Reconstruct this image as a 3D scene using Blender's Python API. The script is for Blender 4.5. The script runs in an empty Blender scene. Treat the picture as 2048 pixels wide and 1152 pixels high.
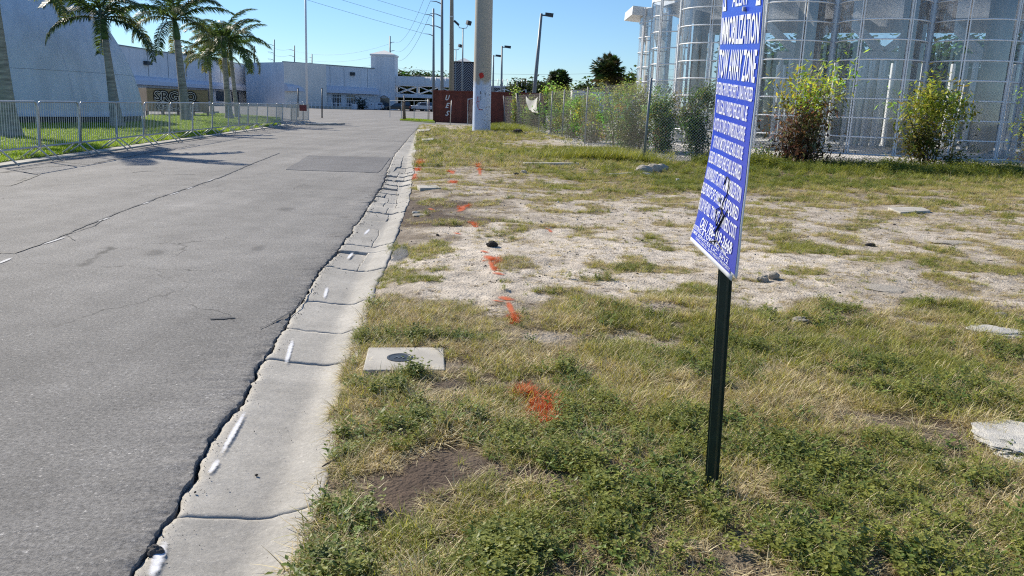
import bpy, bmesh, math, random
import numpy as np
from mathutils import Vector, Matrix, Euler
random.seed(7); rng = np.random.default_rng(7)
SC = bpy.context.scene
COL = SC.collection
R = math.radians
# ------------------------------------------------------------------ camera
F = 1560.; H = 1.4; PITCH = math.atan(361 / F); ROLL = .031
cam = bpy.data.cameras.new('camera'); camo = bpy.data.objects.new('camera', cam); COL.objects.link(camo)
cam.sensor_width = 36; cam.lens = F / 2048 * 36; cam.clip_end = 4000; cam.clip_start = .05
camo.matrix_world = Matrix.Translation((0, 0, H)) @ Matrix.Rotation(math.pi / 2 - PITCH, 4, 'X') @ Matrix.Rotation(ROLL, 4, 'Z')
SC.camera = camo
# ------------------------------------------------------------------ light
SUN_EL, SUN_TH = R(34), R(40)
sdir = Vector((-math.cos(SUN_TH) * math.cos(SUN_EL), math.sin(SUN_TH) * math.cos(SUN_EL), math.sin(SUN_EL)))
W_ = bpy.data.worlds.new('World'); SC.world = W_; W_.use_nodes = True
nt = W_.node_tree; bg = nt.nodes['Background']; bg.inputs['Strength'].default_value = .09
sky = nt.nodes.new('ShaderNodeTexSky'); sky.sky_type = 'NISHITA'; sky.sun_disc = False
sky.sun_elevation = SUN_EL; sky.sun_rotation = math.atan2(sdir.x, sdir.y)
sky.air_density = 1.0; sky.dust_density = 0.0; sky.ozone_density = 5.0; sky.altitude = 0
wb = nt.nodes.new('ShaderNodeMix'); wb.data_type = 'RGBA'; wb.blend_type = 'MULTIPLY'; wb.inputs[0].default_value = 1; wb.inputs[7].default_value = (.86, 1.0, 1.14, 1)
nt.links.new(sky.outputs[0], wb.inputs[6]); nt.links.new(wb.outputs[2], bg.inputs[0])
sl = bpy.data.lights.new('sun', 'SUN'); sl.energy = 5.0; sl.angle = R(.55); sl.color = (1, .92, .79)
slo = bpy.data.objects.new('sun', sl); COL.objects.link(slo); slo.rotation_euler = (-sdir).to_track_quat('-Z', 'Y').to_euler()
SC.view_settings.view_transform = 'Standard'; SC.view_settings.look = 'None'
SC.view_settings.gamma = 1; SC.view_settings.exposure = 0.38
SC.cycles.max_bounces = 7; SC.cycles.transparent_max_bounces = 24; SC.cycles.diffuse_bounces = 4
SC.cycles.use_denoising = False; SC.cycles.filter_width = 1.15
SC.cycles.glossy_bounces = 3; SC.cycles.transmission_bounces = 4; SC.cycles.caustics_reflective = False; SC.cycles.caustics_refractive = False
# ------------------------------------------------------------------ measuring helpers
cp, sp, cr, sr = math.cos(PITCH), math.sin(PITCH), math.cos(ROLL), math.sin(ROLL)
def ray(px, py):
    a, b = px - 1024, py - 576
    x = a * cr + b * sr; y = -a * sr + b * cr
    return (x / F, cp - y / F * sp, -sp - y / F * cp)
def G(px, py, z=0):
    d = ray(px, py); t = (z - H) / d[2]; return Vector((d[0] * t, d[1] * t, z))
def P(px, py, Y):
    d = ray(px, py); t = Y / d[1]; return Vector((d[0] * t, Y, H + d[2] * t))
def proj(X, Y, Z):
    c = Y * cp - (Z - H) * sp; u = Y * sp + (Z - H) * cp
    x = X / c * F; y = -u / c * F
    return (1024 + x * cr - y * sr, 576 + x * sr + y * cr)
RA = math.atan(-.111335); RD = Vector((math.sin(RA), math.cos(RA), 0)); RN = Vector((RD.y, -RD.x, 0))
def Wd(u, v, z=0): return Vector((u * RN.x + v * RD.x, u * RN.y + v * RD.y, z))
def UV(p): return (p[0] * RN.x + p[1] * RN.y, p[0] * RD.x + p[1] * RD.y)
def GUV(px, py): return UV(G(px, py))
ROADROT = -RA
# ------------------------------------------------------------------ numpy noise
def _hash(ix, iy, s):
    n = (ix.astype(np.int64) * 374761393 + iy.astype(np.int64) * 668265263 + s * 974711) & 0x7fffffff
    n = ((n ^ (n >> 13)) * 1274126177) & 0x7fffffff
    n = n ^ (n >> 16)
    return (n & 0xffff) / 65535.0
def vnoise(x, y, s=0):
    x = np.asarray(x, float); y = np.asarray(y, float)
    ix = np.floor(x).astype(np.int64); iy = np.floor(y).astype(np.int64); fx = x - ix; fy = y - iy
    fx = fx * fx * (3 - 2 * fx); fy = fy * fy * (3 - 2 * fy)
    a = _hash(ix, iy, s); b = _hash(ix + 1, iy, s); c = _hash(ix, iy + 1, s); d = _hash(ix + 1, iy + 1, s)
    return (a * (1 - fx) + b * fx) * (1 - fy) + (c * (1 - fx) + d * fx) * fy
def fbm(x, y, o=4, s=0):
    r = 0; a = .5; t = 0
    for i in range(o):
        r = r + a * vnoise(np.asarray(x) * 2 ** i, np.asarray(y) * 2 ** i, s + i * 17); t += a; a *= .5
    return r / t
# ------------------------------------------------------------------ materials
def nodes(m):
    m.use_nodes = True; return m.node_tree.nodes, m.node_tree.links
def mat(name, c, rough=.7, metal=0, var=.12, scale=3., bump=0, bscale=40., c2=None, spec=.4, detail=5, stretch=None, bdist=.01, attr=None, isl=0, trans=0, streak=0):
    m = bpy.data.materials.new(name); N, L = nodes(m); b = N['Principled BSDF']
    b.inputs['Roughness'].default_value = rough; b.inputs['Metallic'].default_value = metal
    b.inputs['Specular IOR Level'].default_value = spec
    tc = N.new('ShaderNodeTexCoord'); mp = N.new('ShaderNodeMapping'); L.new(tc.outputs['Object'], mp.inputs[0])
    if stretch: mp.inputs['Scale'].default_value = stretch
    nz = N.new('ShaderNodeTexNoise'); nz.inputs['Scale'].default_value = scale; nz.inputs['Detail'].default_value = detail
    L.new(mp.outputs[0], nz.inputs[0])
    rp = N.new('ShaderNodeMapRange'); rp.inputs[1].default_value = .3; rp.inputs[2].default_value = .7
    L.new(nz.outputs[0], rp.inputs[0])
    mx = N.new('ShaderNodeMix'); mx.data_type = 'RGBA'; L.new(rp.outputs[0], mx.inputs[0])
    if attr:
        at = N.new('ShaderNodeAttribute'); at.attribute_name = attr
        hs = []
        for k in (1 - var, 1 + var):
            q = N.new('ShaderNodeMix'); q.data_type = 'RGBA'; q.blend_type = 'MULTIPLY'; q.inputs[0].default_value = 1
            L.new(at.outputs[0], q.inputs[6]); q.inputs[7].default_value = (k, k, k, 1); hs.append(q)
        L.new(hs[0].outputs[2], mx.inputs[6]); L.new(hs[1].outputs[2], mx.inputs[7])
    else:
        c2 = c2 or [min(1, x * (1 + var)) for x in c]
        mx.inputs[6].default_value = (*[x * (1 - var) for x in c], 1); mx.inputs[7].default_value = (*c2, 1)
    out = mx.outputs[2]
    if streak:
        m2 = N.new('ShaderNodeMapping'); m2.inputs['Scale'].default_value = (2.5, 2.5, .12); L.new(tc.outputs['Object'], m2.inputs[0])
        n2 = N.new('ShaderNodeTexNoise'); n2.inputs['Scale'].default_value = 1; n2.inputs['Detail'].default_value = 6; L.new(m2.outputs[0], n2.inputs[0])
        r2 = N.new('ShaderNodeMapRange'); r2.inputs[1].default_value = .35; r2.inputs[2].default_value = .65; r2.inputs[3].default_value = 1 - streak; r2.inputs[4].default_value = 1
        L.new(n2.outputs[0], r2.inputs[0])
        q = N.new('ShaderNodeMix'); q.data_type = 'RGBA'; q.blend_type = 'MULTIPLY'; q.inputs[0].default_value = 1
        L.new(out, q.inputs[6]); L.new(r2.outputs[0], q.inputs[7]); out = q.outputs[2]
    if isl:
        g = N.new('ShaderNodeNewGeometry'); r2 = N.new('ShaderNodeMapRange'); r2.inputs[3].default_value = 1 - isl; r2.inputs[4].default_value = 1 + isl
        L.new(g.outputs['Random Per Island'], r2.inputs[0])
        q = N.new('ShaderNodeMix'); q.data_type = 'RGBA'; q.blend_type = 'MULTIPLY'; q.inputs[0].default_value = 1
        L.new(out, q.inputs[6]); L.new(r2.outputs[0], q.inputs[7]); out = q.outputs[2]
    L.new(out, b.inputs['Base Color'])
    if bump:
        n3 = N.new('ShaderNodeTexNoise'); n3.inputs['Scale'].default_value = bscale; n3.inputs['Detail'].default_value = 6
        L.new(mp.outputs[0], n3.inputs[0]); bp = N.new('ShaderNodeBump'); bp.inputs['Strength'].default_value = bump; bp.inputs['Distance'].default_value = bdist
        L.new(n3.outputs[0], bp.inputs['Height']); L.new(bp.outputs[0], b.inputs['Normal'])
    if trans:
        t = N.new('ShaderNodeBsdfTranslucent'); L.new(out, t.inputs[0]); ms = N.new('ShaderNodeMixShader'); ms.inputs[0].default_value = trans
        o = N['Material Output']; L.new(b.outputs[0], ms.inputs[1]); L.new(t.outputs[0], ms.inputs[2]); L.new(ms.outputs[0], o.inputs[0])
    return m
def leafmat(name, c, c2, trans=.35, isl=.35, rough=.5):
    """leaf colour between two tints per instance and per leaf"""
    m = bpy.data.materials.new(name); N, L = nodes(m); b = N['Principled BSDF']; b.inputs['Roughness'].default_value = rough
    b.inputs['Specular IOR Level'].default_value = .35
    oi = N.new('ShaderNodeObjectInfo'); g = N.new('ShaderNodeNewGeometry')
    a = N.new('ShaderNodeMath'); a.operation = 'MULTIPLY_ADD'; a.inputs[1].default_value = .5
    h = N.new('ShaderNodeMath'); h.operation = 'MULTIPLY'; h.inputs[1].default_value = .5
    L.new(oi.outputs['Random'], h.inputs[0]); L.new(g.outputs['Random Per Island'], a.inputs[0]); L.new(h.outputs[0], a.inputs[2])
    mx = N.new('ShaderNodeMix'); mx.data_type = 'RGBA'; L.new(a.outputs[0], mx.inputs[0])
    mx.inputs[6].default_value = (*c, 1); mx.inputs[7].default_value = (*c2, 1)
    L.new(mx.outputs[2], b.inputs['Base Color'])
    t = N.new('ShaderNodeBsdfTranslucent'); tm = N.new('ShaderNodeMix'); tm.data_type = 'RGBA'; tm.blend_type = 'MULTIPLY'; tm.inputs[0].default_value = 1; tm.inputs[7].default_value = (1.25, 1.25, .55, 1); L.new(mx.outputs[2], tm.inputs[6]); L.new(tm.outputs[2], t.inputs[0]); ms = N.new('ShaderNodeMixShader'); ms.inputs[0].default_value = trans
    L.new(b.outputs[0], ms.inputs[1]); L.new(t.outputs[0], ms.inputs[2]); L.new(ms.outputs[0], N['Material Output'].inputs[0])
    return m
def asphalt_mat(name, base, dark=1., cracks=True, k=1.):
    m = bpy.data.materials.new(name); N, L = nodes(m); b = N['Principled BSDF']
    b.inputs['Roughness'].default_value = .82; b.inputs['Specular IOR Level'].default_value = .35
    tc = N.new('ShaderNodeTexCoord'); co = tc.outputs['Object']
    def noise(s, d=4, vec=co, rough=.6):
        n = N.new('ShaderNodeTexNoise'); n.inputs['Scale'].default_value = s; n.inputs['Detail'].default_value = d; n.inputs['Roughness'].default_value = rough; L.new(vec, n.inputs[0]); return n.outputs[0]
    def rng_(v, a, b_, c, d):
        r = N.new('ShaderNodeMapRange'); r.inputs[1].default_value = a; r.inputs[2].default_value = b_; r.inputs[3].default_value = c; r.inputs[4].default_value = d; L.new(v, r.inputs[0]); return r.outputs[0]
    def mul(a, b_):
        q = N.new('ShaderNodeMath'); q.operation = 'MULTIPLY'; L.new(a, q.inputs[0])
        if isinstance(b_, float): q.inputs[1].default_value = b_
        else: L.new(b_, q.inputs[1])
        return q.outputs[0]
    big = rng_(noise(.35, 6), .3, .7, .78, 1.16)
    mid = rng_(noise(2.2, 8, rough=.75), .32, .68, .8, 1.16)
    fine = rng_(noise(52, 5, rough=.85), .34, .66, 1 - .5 * k, 1 + .5 * k)
    vo = N.new('ShaderNodeTexVoronoi'); vo.inputs['Scale'].default_value = 130; L.new(co, vo.inputs[0])
    speck = rng_(vo.outputs['Color'], .84, .97, 1., 1 + 1.1 * k)
    mp = N.new('ShaderNodeMapping'); mp.inputs['Rotation'].default_value = (0, 0, ROADROT * -1); mp.inputs['Scale'].default_value = (1.6, .05, 1); L.new(co, mp.inputs[0])
    track = rng_(noise(1, 4, mp.outputs[0]), .32, .68, .84, 1.1)
    v = mul(mul(mul(mul(big, mid), fine), speck), track)
    v = mul(v, float(dark))
    if cracks:
        wn = N.new('ShaderNodeTexNoise'); wn.inputs['Scale'].default_value = 3.; wn.inputs['Detail'].default_value = 6; L.new(co, wn.inputs[0])
        ad = N.new('ShaderNodeVectorMath'); ad.operation = 'MULTIPLY_ADD'; ad.inputs[1].default_value = (.5, .5, 0); L.new(wn.outputs['Color'], ad.inputs[0]); L.new(co, ad.inputs[2])
        ce = N.new('ShaderNodeTexVoronoi'); ce.feature = 'DISTANCE_TO_EDGE'; ce.inputs['Scale'].default_value = .9; L.new(ad.outputs[0], ce.inputs[0])
        line = rng_(ce.outputs['Distance'], .002, .009, 0., 1.)
        gate = rng_(noise(.5, 3), .53, .6, 0., 1.)
        one = N.new('ShaderNodeMath'); one.operation = 'SUBTRACT'; one.inputs[0].default_value = 1; L.new(line, one.inputs[1])
        cm = mul(one.outputs[0], gate)
        cf = N.new('ShaderNodeMath'); cf.operation = 'MULTIPLY_ADD'; cf.inputs[1].default_value = -.6; cf.inputs[2].default_value = 1; L.new(cm, cf.inputs[0])
        v = mul(v, cf.outputs[0])
    mx = N.new('ShaderNodeMix'); mx.data_type = 'RGBA'; mx.blend_type = 'MULTIPLY'; mx.inputs[0].default_value = 1
    mx.inputs[6].default_value = (*base, 1); L.new(v, mx.inputs[7]); L.new(mx.outputs[2], b.inputs['Base Color'])
    bp = N.new('ShaderNodeBump'); bp.inputs['Strength'].default_value = .9; bp.inputs['Distance'].default_value = .01 * k
    L.new(noise(52, 5, rough=.85), bp.inputs['Height']); L.new(bp.outputs[0], b.inputs['Normal'])
    return m
def glassmat(name, tint, alpha, rough=.05, dust_haze=.1):
    m = bpy.data.materials.new(name); N, L = nodes(m); b = N['Principled BSDF']; o = N['Material Output']
    gl = N.new('ShaderNodeBsdfGlossy'); gl.inputs['Roughness'].default_value = rough; gl.inputs[0].default_value = (.9, .95, 1, 1)
    tr = N.new('ShaderNodeBsdfTransparent'); tr.inputs[0].default_value = (*tint, 1)
    fr = N.new('ShaderNodeFresnel'); fr.inputs[0].default_value = 1.45
    ms = N.new('ShaderNodeMixShader'); fa = N.new('ShaderNodeMath'); fa.operation = 'ADD'; fa.inputs[1].default_value = .1; fa.use_clamp = True; L.new(fr.outputs[0], fa.inputs[0]); L.new(fa.outputs[0], ms.inputs[0]); L.new(tr.outputs[0], ms.inputs[1]); L.new(gl.outputs[0], ms.inputs[2])
    df = N.new('ShaderNodeBsdfDiffuse'); df.inputs[0].default_value = (.78, .8, .82, 1)
    tl = N.new('ShaderNodeBsdfTranslucent'); tl.inputs[0].default_value = (.85, .86, .87, 1)
    dd = N.new('ShaderNodeMixShader'); dd.inputs[0].default_value = .5; L.new(df.outputs[0], dd.inputs[1]); L.new(tl.outputs[0], dd.inputs[2])
    tc = N.new('ShaderNodeTexCoord'); mp = N.new('ShaderNodeMapping'); mp.inputs['Scale'].default_value = (4, 4, .35); L.new(tc.outputs['Object'], mp.inputs[0])
    nz = N.new('ShaderNodeTexNoise'); nz.inputs['Scale'].default_value = 1; nz.inputs['Detail'].default_value = 8; L.new(mp.outputs[0], nz.inputs[0])
    r = N.new('ShaderNodeMapRange'); r.inputs[1].default_value = .3; r.inputs[2].default_value = .7; r.inputs[3].default_value = dust_haze * .3; r.inputs[4].default_value = dust_haze * 1.6; L.new(nz.outputs[0], r.inputs[0])  # streaky dust film, strengthened as a pale haze to brighten the glass
    m2 = N.new('ShaderNodeMixShader'); L.new(r.outputs[0], m2.inputs[0]); L.new(ms.outputs[0], m2.inputs[1]); L.new(dd.outputs[0], m2.inputs[2]); L.new(m2.outputs[0], o.inputs[0])
    return m
def paintmat(name, c, sc=60, lo=-.06, hi=.22, amax=.95):
    """sprayed paint: covers where attribute 'cov' beats fine noise, soft edge"""
    m = bpy.data.materials.new(name); N, L = nodes(m); b = N['Principled BSDF']; b.inputs['Base Color'].default_value = (*c, 1); b.inputs['Roughness'].default_value = .7
    at = N.new('ShaderNodeAttribute'); at.attribute_name = 'cov'; tc = N.new('ShaderNodeTexCoord')
    nz = N.new('ShaderNodeTexNoise'); nz.inputs['Scale'].default_value = sc; nz.inputs['Detail'].default_value = 5; nz.inputs['Roughness'].default_value = .75; L.new(tc.outputs['Object'], nz.inputs[0])
    s = N.new('ShaderNodeMath'); s.operation = 'MULTIPLY_ADD'; s.inputs[1].default_value = 1.; L.new(at.outputs['Fac'], s.inputs[0])
    n2 = N.new('ShaderNodeMath'); n2.operation = 'SUBTRACT'; n2.inputs[0].default_value = 0.; L.new(nz.outputs[0], n2.inputs[1]); L.new(n2.outputs[0], s.inputs[2])
    r = N.new('ShaderNodeMapRange'); r.inputs[1].default_value = lo; r.inputs[2].default_value = hi; r.inputs[3].default_value = 0; r.inputs[4].default_value = amax; L.new(s.outputs[0], r.inputs[0])
    t = N.new('ShaderNodeBsdfTransparent'); ms = N.new('ShaderNodeMixShader'); L.new(r.outputs[0], ms.inputs[0]); L.new(t.outputs[0], ms.inputs[1]); L.new(b.outputs[0], ms.inputs[2]); L.new(ms.outputs[0], N['Material Output'].inputs[0])
    return m
M = {}
M['asphalt'] = asphalt_mat('worn_asphalt', (.25, .238, .22))
M['asphalt_patch'] = asphalt_mat('newer_asphalt_patch', (.17, .165, .163), cracks=False)
M['asphalt_dark'] = mat('asphalt_broken_edge', (.12, .11, .1), .9, var=.4, scale=60, bump=.6, bscale=120)
M['tar'] = mat('tar_seal', (.02, .02, .022), .6, var=.2)
M['concrete'] = asphalt_mat('gutter_concrete', (.44, .415, .365), cracks=False, k=.34)
M['slab'] = mat('pale_concrete', (.46, .43, .37), .85, var=.22, scale=4, bump=.4, bscale=120, bdist=.003, detail=10)
M['kerb'] = mat('kerb_concrete', (.42, .4, .35), .85, var=.15, scale=2, bump=.3, bscale=60)
M['ground'] = mat('sandy_verge', (.3, .3, .3), .95, var=.22, scale=14, bump=.9, bscale=55, bdist=.02, attr='col', detail=12)
M['far_ground'] = mat('far_ground', (.23, .22, .17), .95, var=.2, scale=.3)
M['lawn'] = mat('lawn_soil', (.09, .13, .02), .95, var=.3, scale=3, bump=.5)
M['gravel'] = mat('gravel_bed', (.62, .58, .52), .95, var=.3, scale=40, bump=1, bscale=45, bdist=.03, detail=8)
M['white_wall'] = mat('white_stucco_shade_tint', (.78, .8, .84), .8, var=.05, scale=.35, bump=.1, bscale=8, streak=.13)  # white paint with the blue of skylit shade mixed into its colour
M['white_lit'] = mat('white_sun_tint', (.78, .76, .72), .8, var=.05, scale=.5, streak=.05)  # warm copy of the white, sunlight put into its colour
M['canopy'] = mat('blue_white_canopy', (.62, .66, .76), .5, var=.03)
M['glass_dark'] = mat('dark_door_glass', (.03, .06, .1), .12, var=.3, scale=.7, spec=.8)
M['white_metal'] = mat('white_painted_metal', (.76, .76, .76), .45, var=.04)
M['grey_metal'] = mat('grey_painted_metal', (.2, .23, .25), .45, var=.1)
M['dark_metal'] = mat('dark_bronze_metal', (.035, .045, .055), .5, var=.1)
M['galv'] = mat('galvanised_steel', (.5, .51, .5), .45, metal=.4, var=.12, scale=20)
M['fence_wire'] = mat('fence_wire', (.2, .2, .19), .6, metal=.2, var=.1)
M['alum'] = mat('aluminium_mullion', (.86, .87, .88), .3, metal=.0, var=.05, scale=3)
M['mull_blue'] = mat('blue_grey_mullion', (.6, .65, .72), .35, metal=.3, var=.05)
M['int_conc'] = mat('brown_interior_concrete', (.34, .3, .25), .9, var=.25, scale=2, streak=.35, bump=.3)
M['ceiling'] = mat('pale_ceiling', (.74, .76, .8), .8, var=.06)
M['column'] = None
M['pole_conc'] = mat('beige_pole', (.36, .33, .27), .7, var=.12, scale=1, streak=.2)
M['green_post'] = mat('dark_green_post_paint', (.012, .03, .022), .4, var=.25, scale=30, bump=.1, bscale=80)
M['rust'] = mat('rust_red_container', (.2, .048, .03), .6, var=.2, scale=2, streak=.3)
M['wood'] = mat('weathered_timber', (.2, .16, .12), .9, var=.3, scale=4, stretch=(6, 6, .6), bump=.5)
M['ply'] = mat('tan_plywood', (.3, .24, .15), .85, var=.15, scale=2, stretch=(1, 1, 4))
M['black'] = mat('black_paint', (.008, .008, .01), .6)
M['white_print'] = mat('white_print', (.8, .8, .8), .5, var=.03)
M['red_print'] = mat('red_paint', (.5, .03, .02), .6)
M['rock'] = mat('limestone_rock', (.5, .45, .37), .95, var=.3, scale=12, bump=.8, bscale=35, bdist=.02)
M['rock_dark'] = mat('dark_rock', (.07, .062, .055), .95, var=.4, scale=20, bump=.9, bscale=40, bdist=.02)
M['rock_white'] = mat('white_limestone', (.52, .5, .45), .95, var=.14, scale=10, bump=.6, bscale=30, bdist=.012)
M['bark'] = mat('palm_bark', (.33, .31, .27), .9, var=.4, scale=4, stretch=(.6, .6, 4), bump=.6, bscale=20)
M['bark_dark'] = mat('tree_bark', (.09, .07, .05), .95, var=.3, scale=6, bump=.6)
M['crownshaft'] = mat('green_crownshaft', (.07, .13, .04), .5, var=.2)
M['car_white'] = mat('white_car_paint', (.75, .76, .78), .25, var=.02, spec=.6)
M['car_dark'] = mat('dark_car_paint', (.012, .014, .018), .25, var=.1, spec=.6)
M['tyre'] = mat('tyre_rubber', (.012, .012, .012), .85)
M['fabric'] = mat('white_banner_cloth', (.72, .71, .66), .9, var=.05, scale=6, trans=.3)
M['stem'] = mat('green_stem', (.1, .09, .04), .8, var=.2)
M['leafcol'] = mat('leaf_tinted', (.1, .1, .1), .45, var=.2, scale=2.5, attr='col', isl=.45, trans=.5)
M['white_spray'] = paintmat('white_spray', (.93, .93, .94), 45, -.2, .35, .96)
M['orange_spray'] = paintmat('orange_spray', (.68, .13, .025), 60, -.1, .4, .85)
M['worn_paint'] = paintmat('worn_paint', (.5, .5, .5), 60)
M['stain'] = paintmat('dark_stain', (.09, .085, .08), 12, -.1, .7, .5)
# sign blue
def signmat():
    m = bpy.data.materials.new('blue_sign_print'); N, L = nodes(m); b = N['Principled BSDF']
    at = N.new('ShaderNodeAttribute'); at.attribute_name = 'fade'
    mx = N.new('ShaderNodeMix'); mx.data_type = 'RGBA'; L.new(at.outputs['Fac'], mx.inputs[0])
    mx.inputs[6].default_value = (.01, .045, .5, 1); mx.inputs[7].default_value = (.055, .07, .42, 1)
    L.new(mx.outputs[2], b.inputs['Base Color']); b.inputs['Roughness'].default_value = .28; b.inputs['Specular IOR Level'].default_value = .55
    return m
M['sign_blue'] = signmat()
M['sign_white'] = mat('white_sign_print', (.78, .79, .82), .4, var=.03)
def colmat():
    m = bpy.data.materials.new('column_paint'); N, L = nodes(m); b = N['Principled BSDF']; b.inputs['Roughness'].default_value = .75
    tc = N.new('ShaderNodeTexCoord'); sx = N.new('ShaderNodeSeparateXYZ'); L.new(tc.outputs['Object'], sx.inputs[0])
    nz = N.new('ShaderNodeTexNoise'); nz.inputs['Scale'].default_value = 2.5; nz.inputs['Detail'].default_value = 8; L.new(tc.outputs['Object'], nz.inputs[0])
    s = N.new('ShaderNodeMath'); s.operation = 'MULTIPLY_ADD'; s.inputs[1].default_value = 1.1; L.new(nz.outputs[0], s.inputs[0]); L.new(sx.outputs[2], s.inputs[2])
    r = N.new('ShaderNodeMapRange'); r.inputs[1].default_value = 3.1; r.inputs[2].default_value = 3.4; L.new(s.outputs[0], r.inputs[0])
    n2 = N.new('ShaderNodeTexNoise'); n2.inputs['Scale'].default_value = 9; n2.inputs['Detail'].default_value = 8; L.new(tc.outputs['Object'], n2.inputs[0])
    ch = N.new('ShaderNodeMapRange'); ch.inputs[1].default_value = .64; ch.inputs[2].default_value = .67; L.new(n2.outputs[0], ch.inputs[0])
    m1 = N.new('ShaderNodeMix'); m1.data_type = 'RGBA'; L.new(ch.outputs[0], m1.inputs[0]); m1.inputs[6].default_value = (.56, .67, .86, 1); m1.inputs[7].default_value = (.3, .28, .24, 1)
    m2 = N.new('ShaderNodeMix'); m2.data_type = 'RGBA'; L.new(n2.outputs[0], m2.inputs[0]); m2.inputs[6].default_value = (.36, .33, .27, 1); m2.inputs[7].default_value = (.5, .46, .39, 1)
    mx = N.new('ShaderNodeMix'); mx.data_type = 'RGBA'; L.new(r.outputs[0], mx.inputs[0]); L.new(m1.outputs[2], mx.inputs[6]); L.new(m2.outputs[2], mx.inputs[7])
    L.new(mx.outputs[2], b.inputs['Base Color'])
    return m
M['column'] = colmat()
# ------------------------------------------------------------------ object helpers
def tag(o, label=None, cat=None, group=None, kind=None):
    if label: o['label'] = label
    if cat: o['category'] = cat
    if group: o['group'] = group
    if kind: o['kind'] = kind
    return o
def thing(name, label, cat, loc=(0, 0, 0), rz=0, group=None):
    o = bpy.data.objects.new(name, None); COL.objects.link(o); o.empty_display_size = .2
    o.location = loc; o.rotation_euler = (0, 0, rz); return tag(o, label, cat, group)
def link(name, me, parent=None, world=False):
    o = bpy.data.objects.new(name, me); COL.objects.link(o)
    if parent is not None:
        o.parent = parent
        if world: o.location = -Vector(parent.location)
    return o
def copy_tree(o, parent=None):
    c = o.copy(); COL.objects.link(c); c.parent = parent
    for ch in list(o.children): copy_tree(ch, c)
    return c
class MB:
    def __init__(s): s.v = []; s.f = []; s.c = []; s.mi = []; s.col = None
    def add(s, vs, fs, col=None):
        n = len(s.v); s.v += [tuple(v) for v in vs]; s.f += [tuple(i + n for i in f) for f in fs]
        if col is not None: s.c += [col] * len(vs)
        return s
    def box(s, x0, x1, y0, y1, z0, z1, m=None):
        vs = [(x0, y0, z0), (x1, y0, z0), (x1, y1, z0), (x0, y1, z0), (x0, y0, z1), (x1, y0, z1), (x1, y1, z1), (x0, y1, z1)]
        if m: vs = [m @ Vector(v) for v in vs]
        return s.add(vs, [(0, 3, 2, 1), (4, 5, 6, 7), (0, 1, 5, 4), (1, 2, 6, 5), (2, 3, 7, 6), (3, 0, 4, 7)])
    def bar(s, a, b, w, d=None, up=(0, 0, 1)):
        """box beam between two points"""
        a = Vector(a); b = Vector(b); d = d or w; t = (b - a).normalized(); u = Vector(up)
        if abs(t.dot(u)) > .98: u = Vector((0, 1, 0))
        x = t.cross(u).normalized() * w / 2; y = x.cross(t).normalized() * d / 2
        vs = [p + i * x + j * y for p in (a, b) for i, j in ((-1, -1), (1, -1), (1, 1), (-1, 1))]
        return s.add(vs, [(3, 2, 1, 0), (4, 5, 6, 7), (0, 1, 5, 4), (1, 2, 6, 5), (2, 3, 7, 6), (3, 0, 4, 7)])
    def tube(s, pts, r, n=8, cap=True, col=None):
        pts = [Vector(p) for p in pts]; rs = r if isinstance(r, (list, tuple)) else [r] * len(pts); vs = []; fs = []
        pu = None
        for i, p in enumerate(pts):
            t = (pts[min(i + 1, len(pts) - 1)] - pts[max(i - 1, 0)]).normalized()
            if pu is None:
                pu = Vector((0, 0, 1)) if abs(t.z) < .9 else Vector((1, 0, 0))
            x = t.cross(pu).normalized(); y = x.cross(t).normalized(); pu = y
            for k in range(n):
                a = 2 * math.pi * k / n; vs.append(p + (x * math.cos(a) + y * math.sin(a)) * rs[i])
        for i in range(len(pts) - 1):
            for k in range(n):
                a = i * n + k; b = i * n + (k + 1) % n; fs.append((a, b, b + n, a + n))
        if cap: fs.append(tuple(range(n))[::-1]); fs.append(tuple(range((len(pts) - 1) * n, len(pts) * n)))
        return s.add(vs, fs, col)
    def lathe(s, prof, n=24, cx=0, cy=0):
        vs = []; fs = []
        for r, z in prof:
            for k in range(n):
                a = 2 * math.pi * k / n; vs.append((cx + r * math.cos(a), cy + r * math.sin(a), z))
        for i in range(len(prof) - 1):
            for k in range(n):
                a = i * n + k; b = i * n + (k + 1) % n; fs.append((a, b, b + n, a + n))
        fs.append(tuple(range((len(prof) - 1) * n, len(prof) * n)))
        return s.add(vs, fs)
    def prism(s, pts, z0, z1):
        n = len(pts); vs = [(p[0], p[1], z0) for p in pts] + [(p[0], p[1], z1) for p in pts]
        fs = [tuple(range(n))[::-1], tuple(range(n, 2 * n))] + [(i, (i + 1) % n, (i + 1) % n + n, i + n) for i in range(n)]
        return s.add(vs, fs)
    def mesh(s, name, m, smooth=False):
        me = bpy.data.meshes.new(name); me.from_pydata(s.v, [], s.f); me.materials.append(m)
        if s.c:
            at = me.attributes.new('col', 'FLOAT_COLOR', 'POINT'); at.data.foreach_set('color', np.array([(c[0], c[1], c[2], 1) for c in s.c], 'f').ravel())
        if smooth: me.polygons.foreach_set('use_smooth', [True] * len(me.polygons))
        me.update(); return me
    def build(s, name, m, parent=None, smooth=False, world=False, bev=0):
        o = link(name, s.mesh(name, m, smooth), parent, world)
        if bev:
            b = o.modifiers.new('b', 'BEVEL'); b.width = bev; b.segments = 2; b.limit_method = 'ANGLE'
        return o
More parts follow.
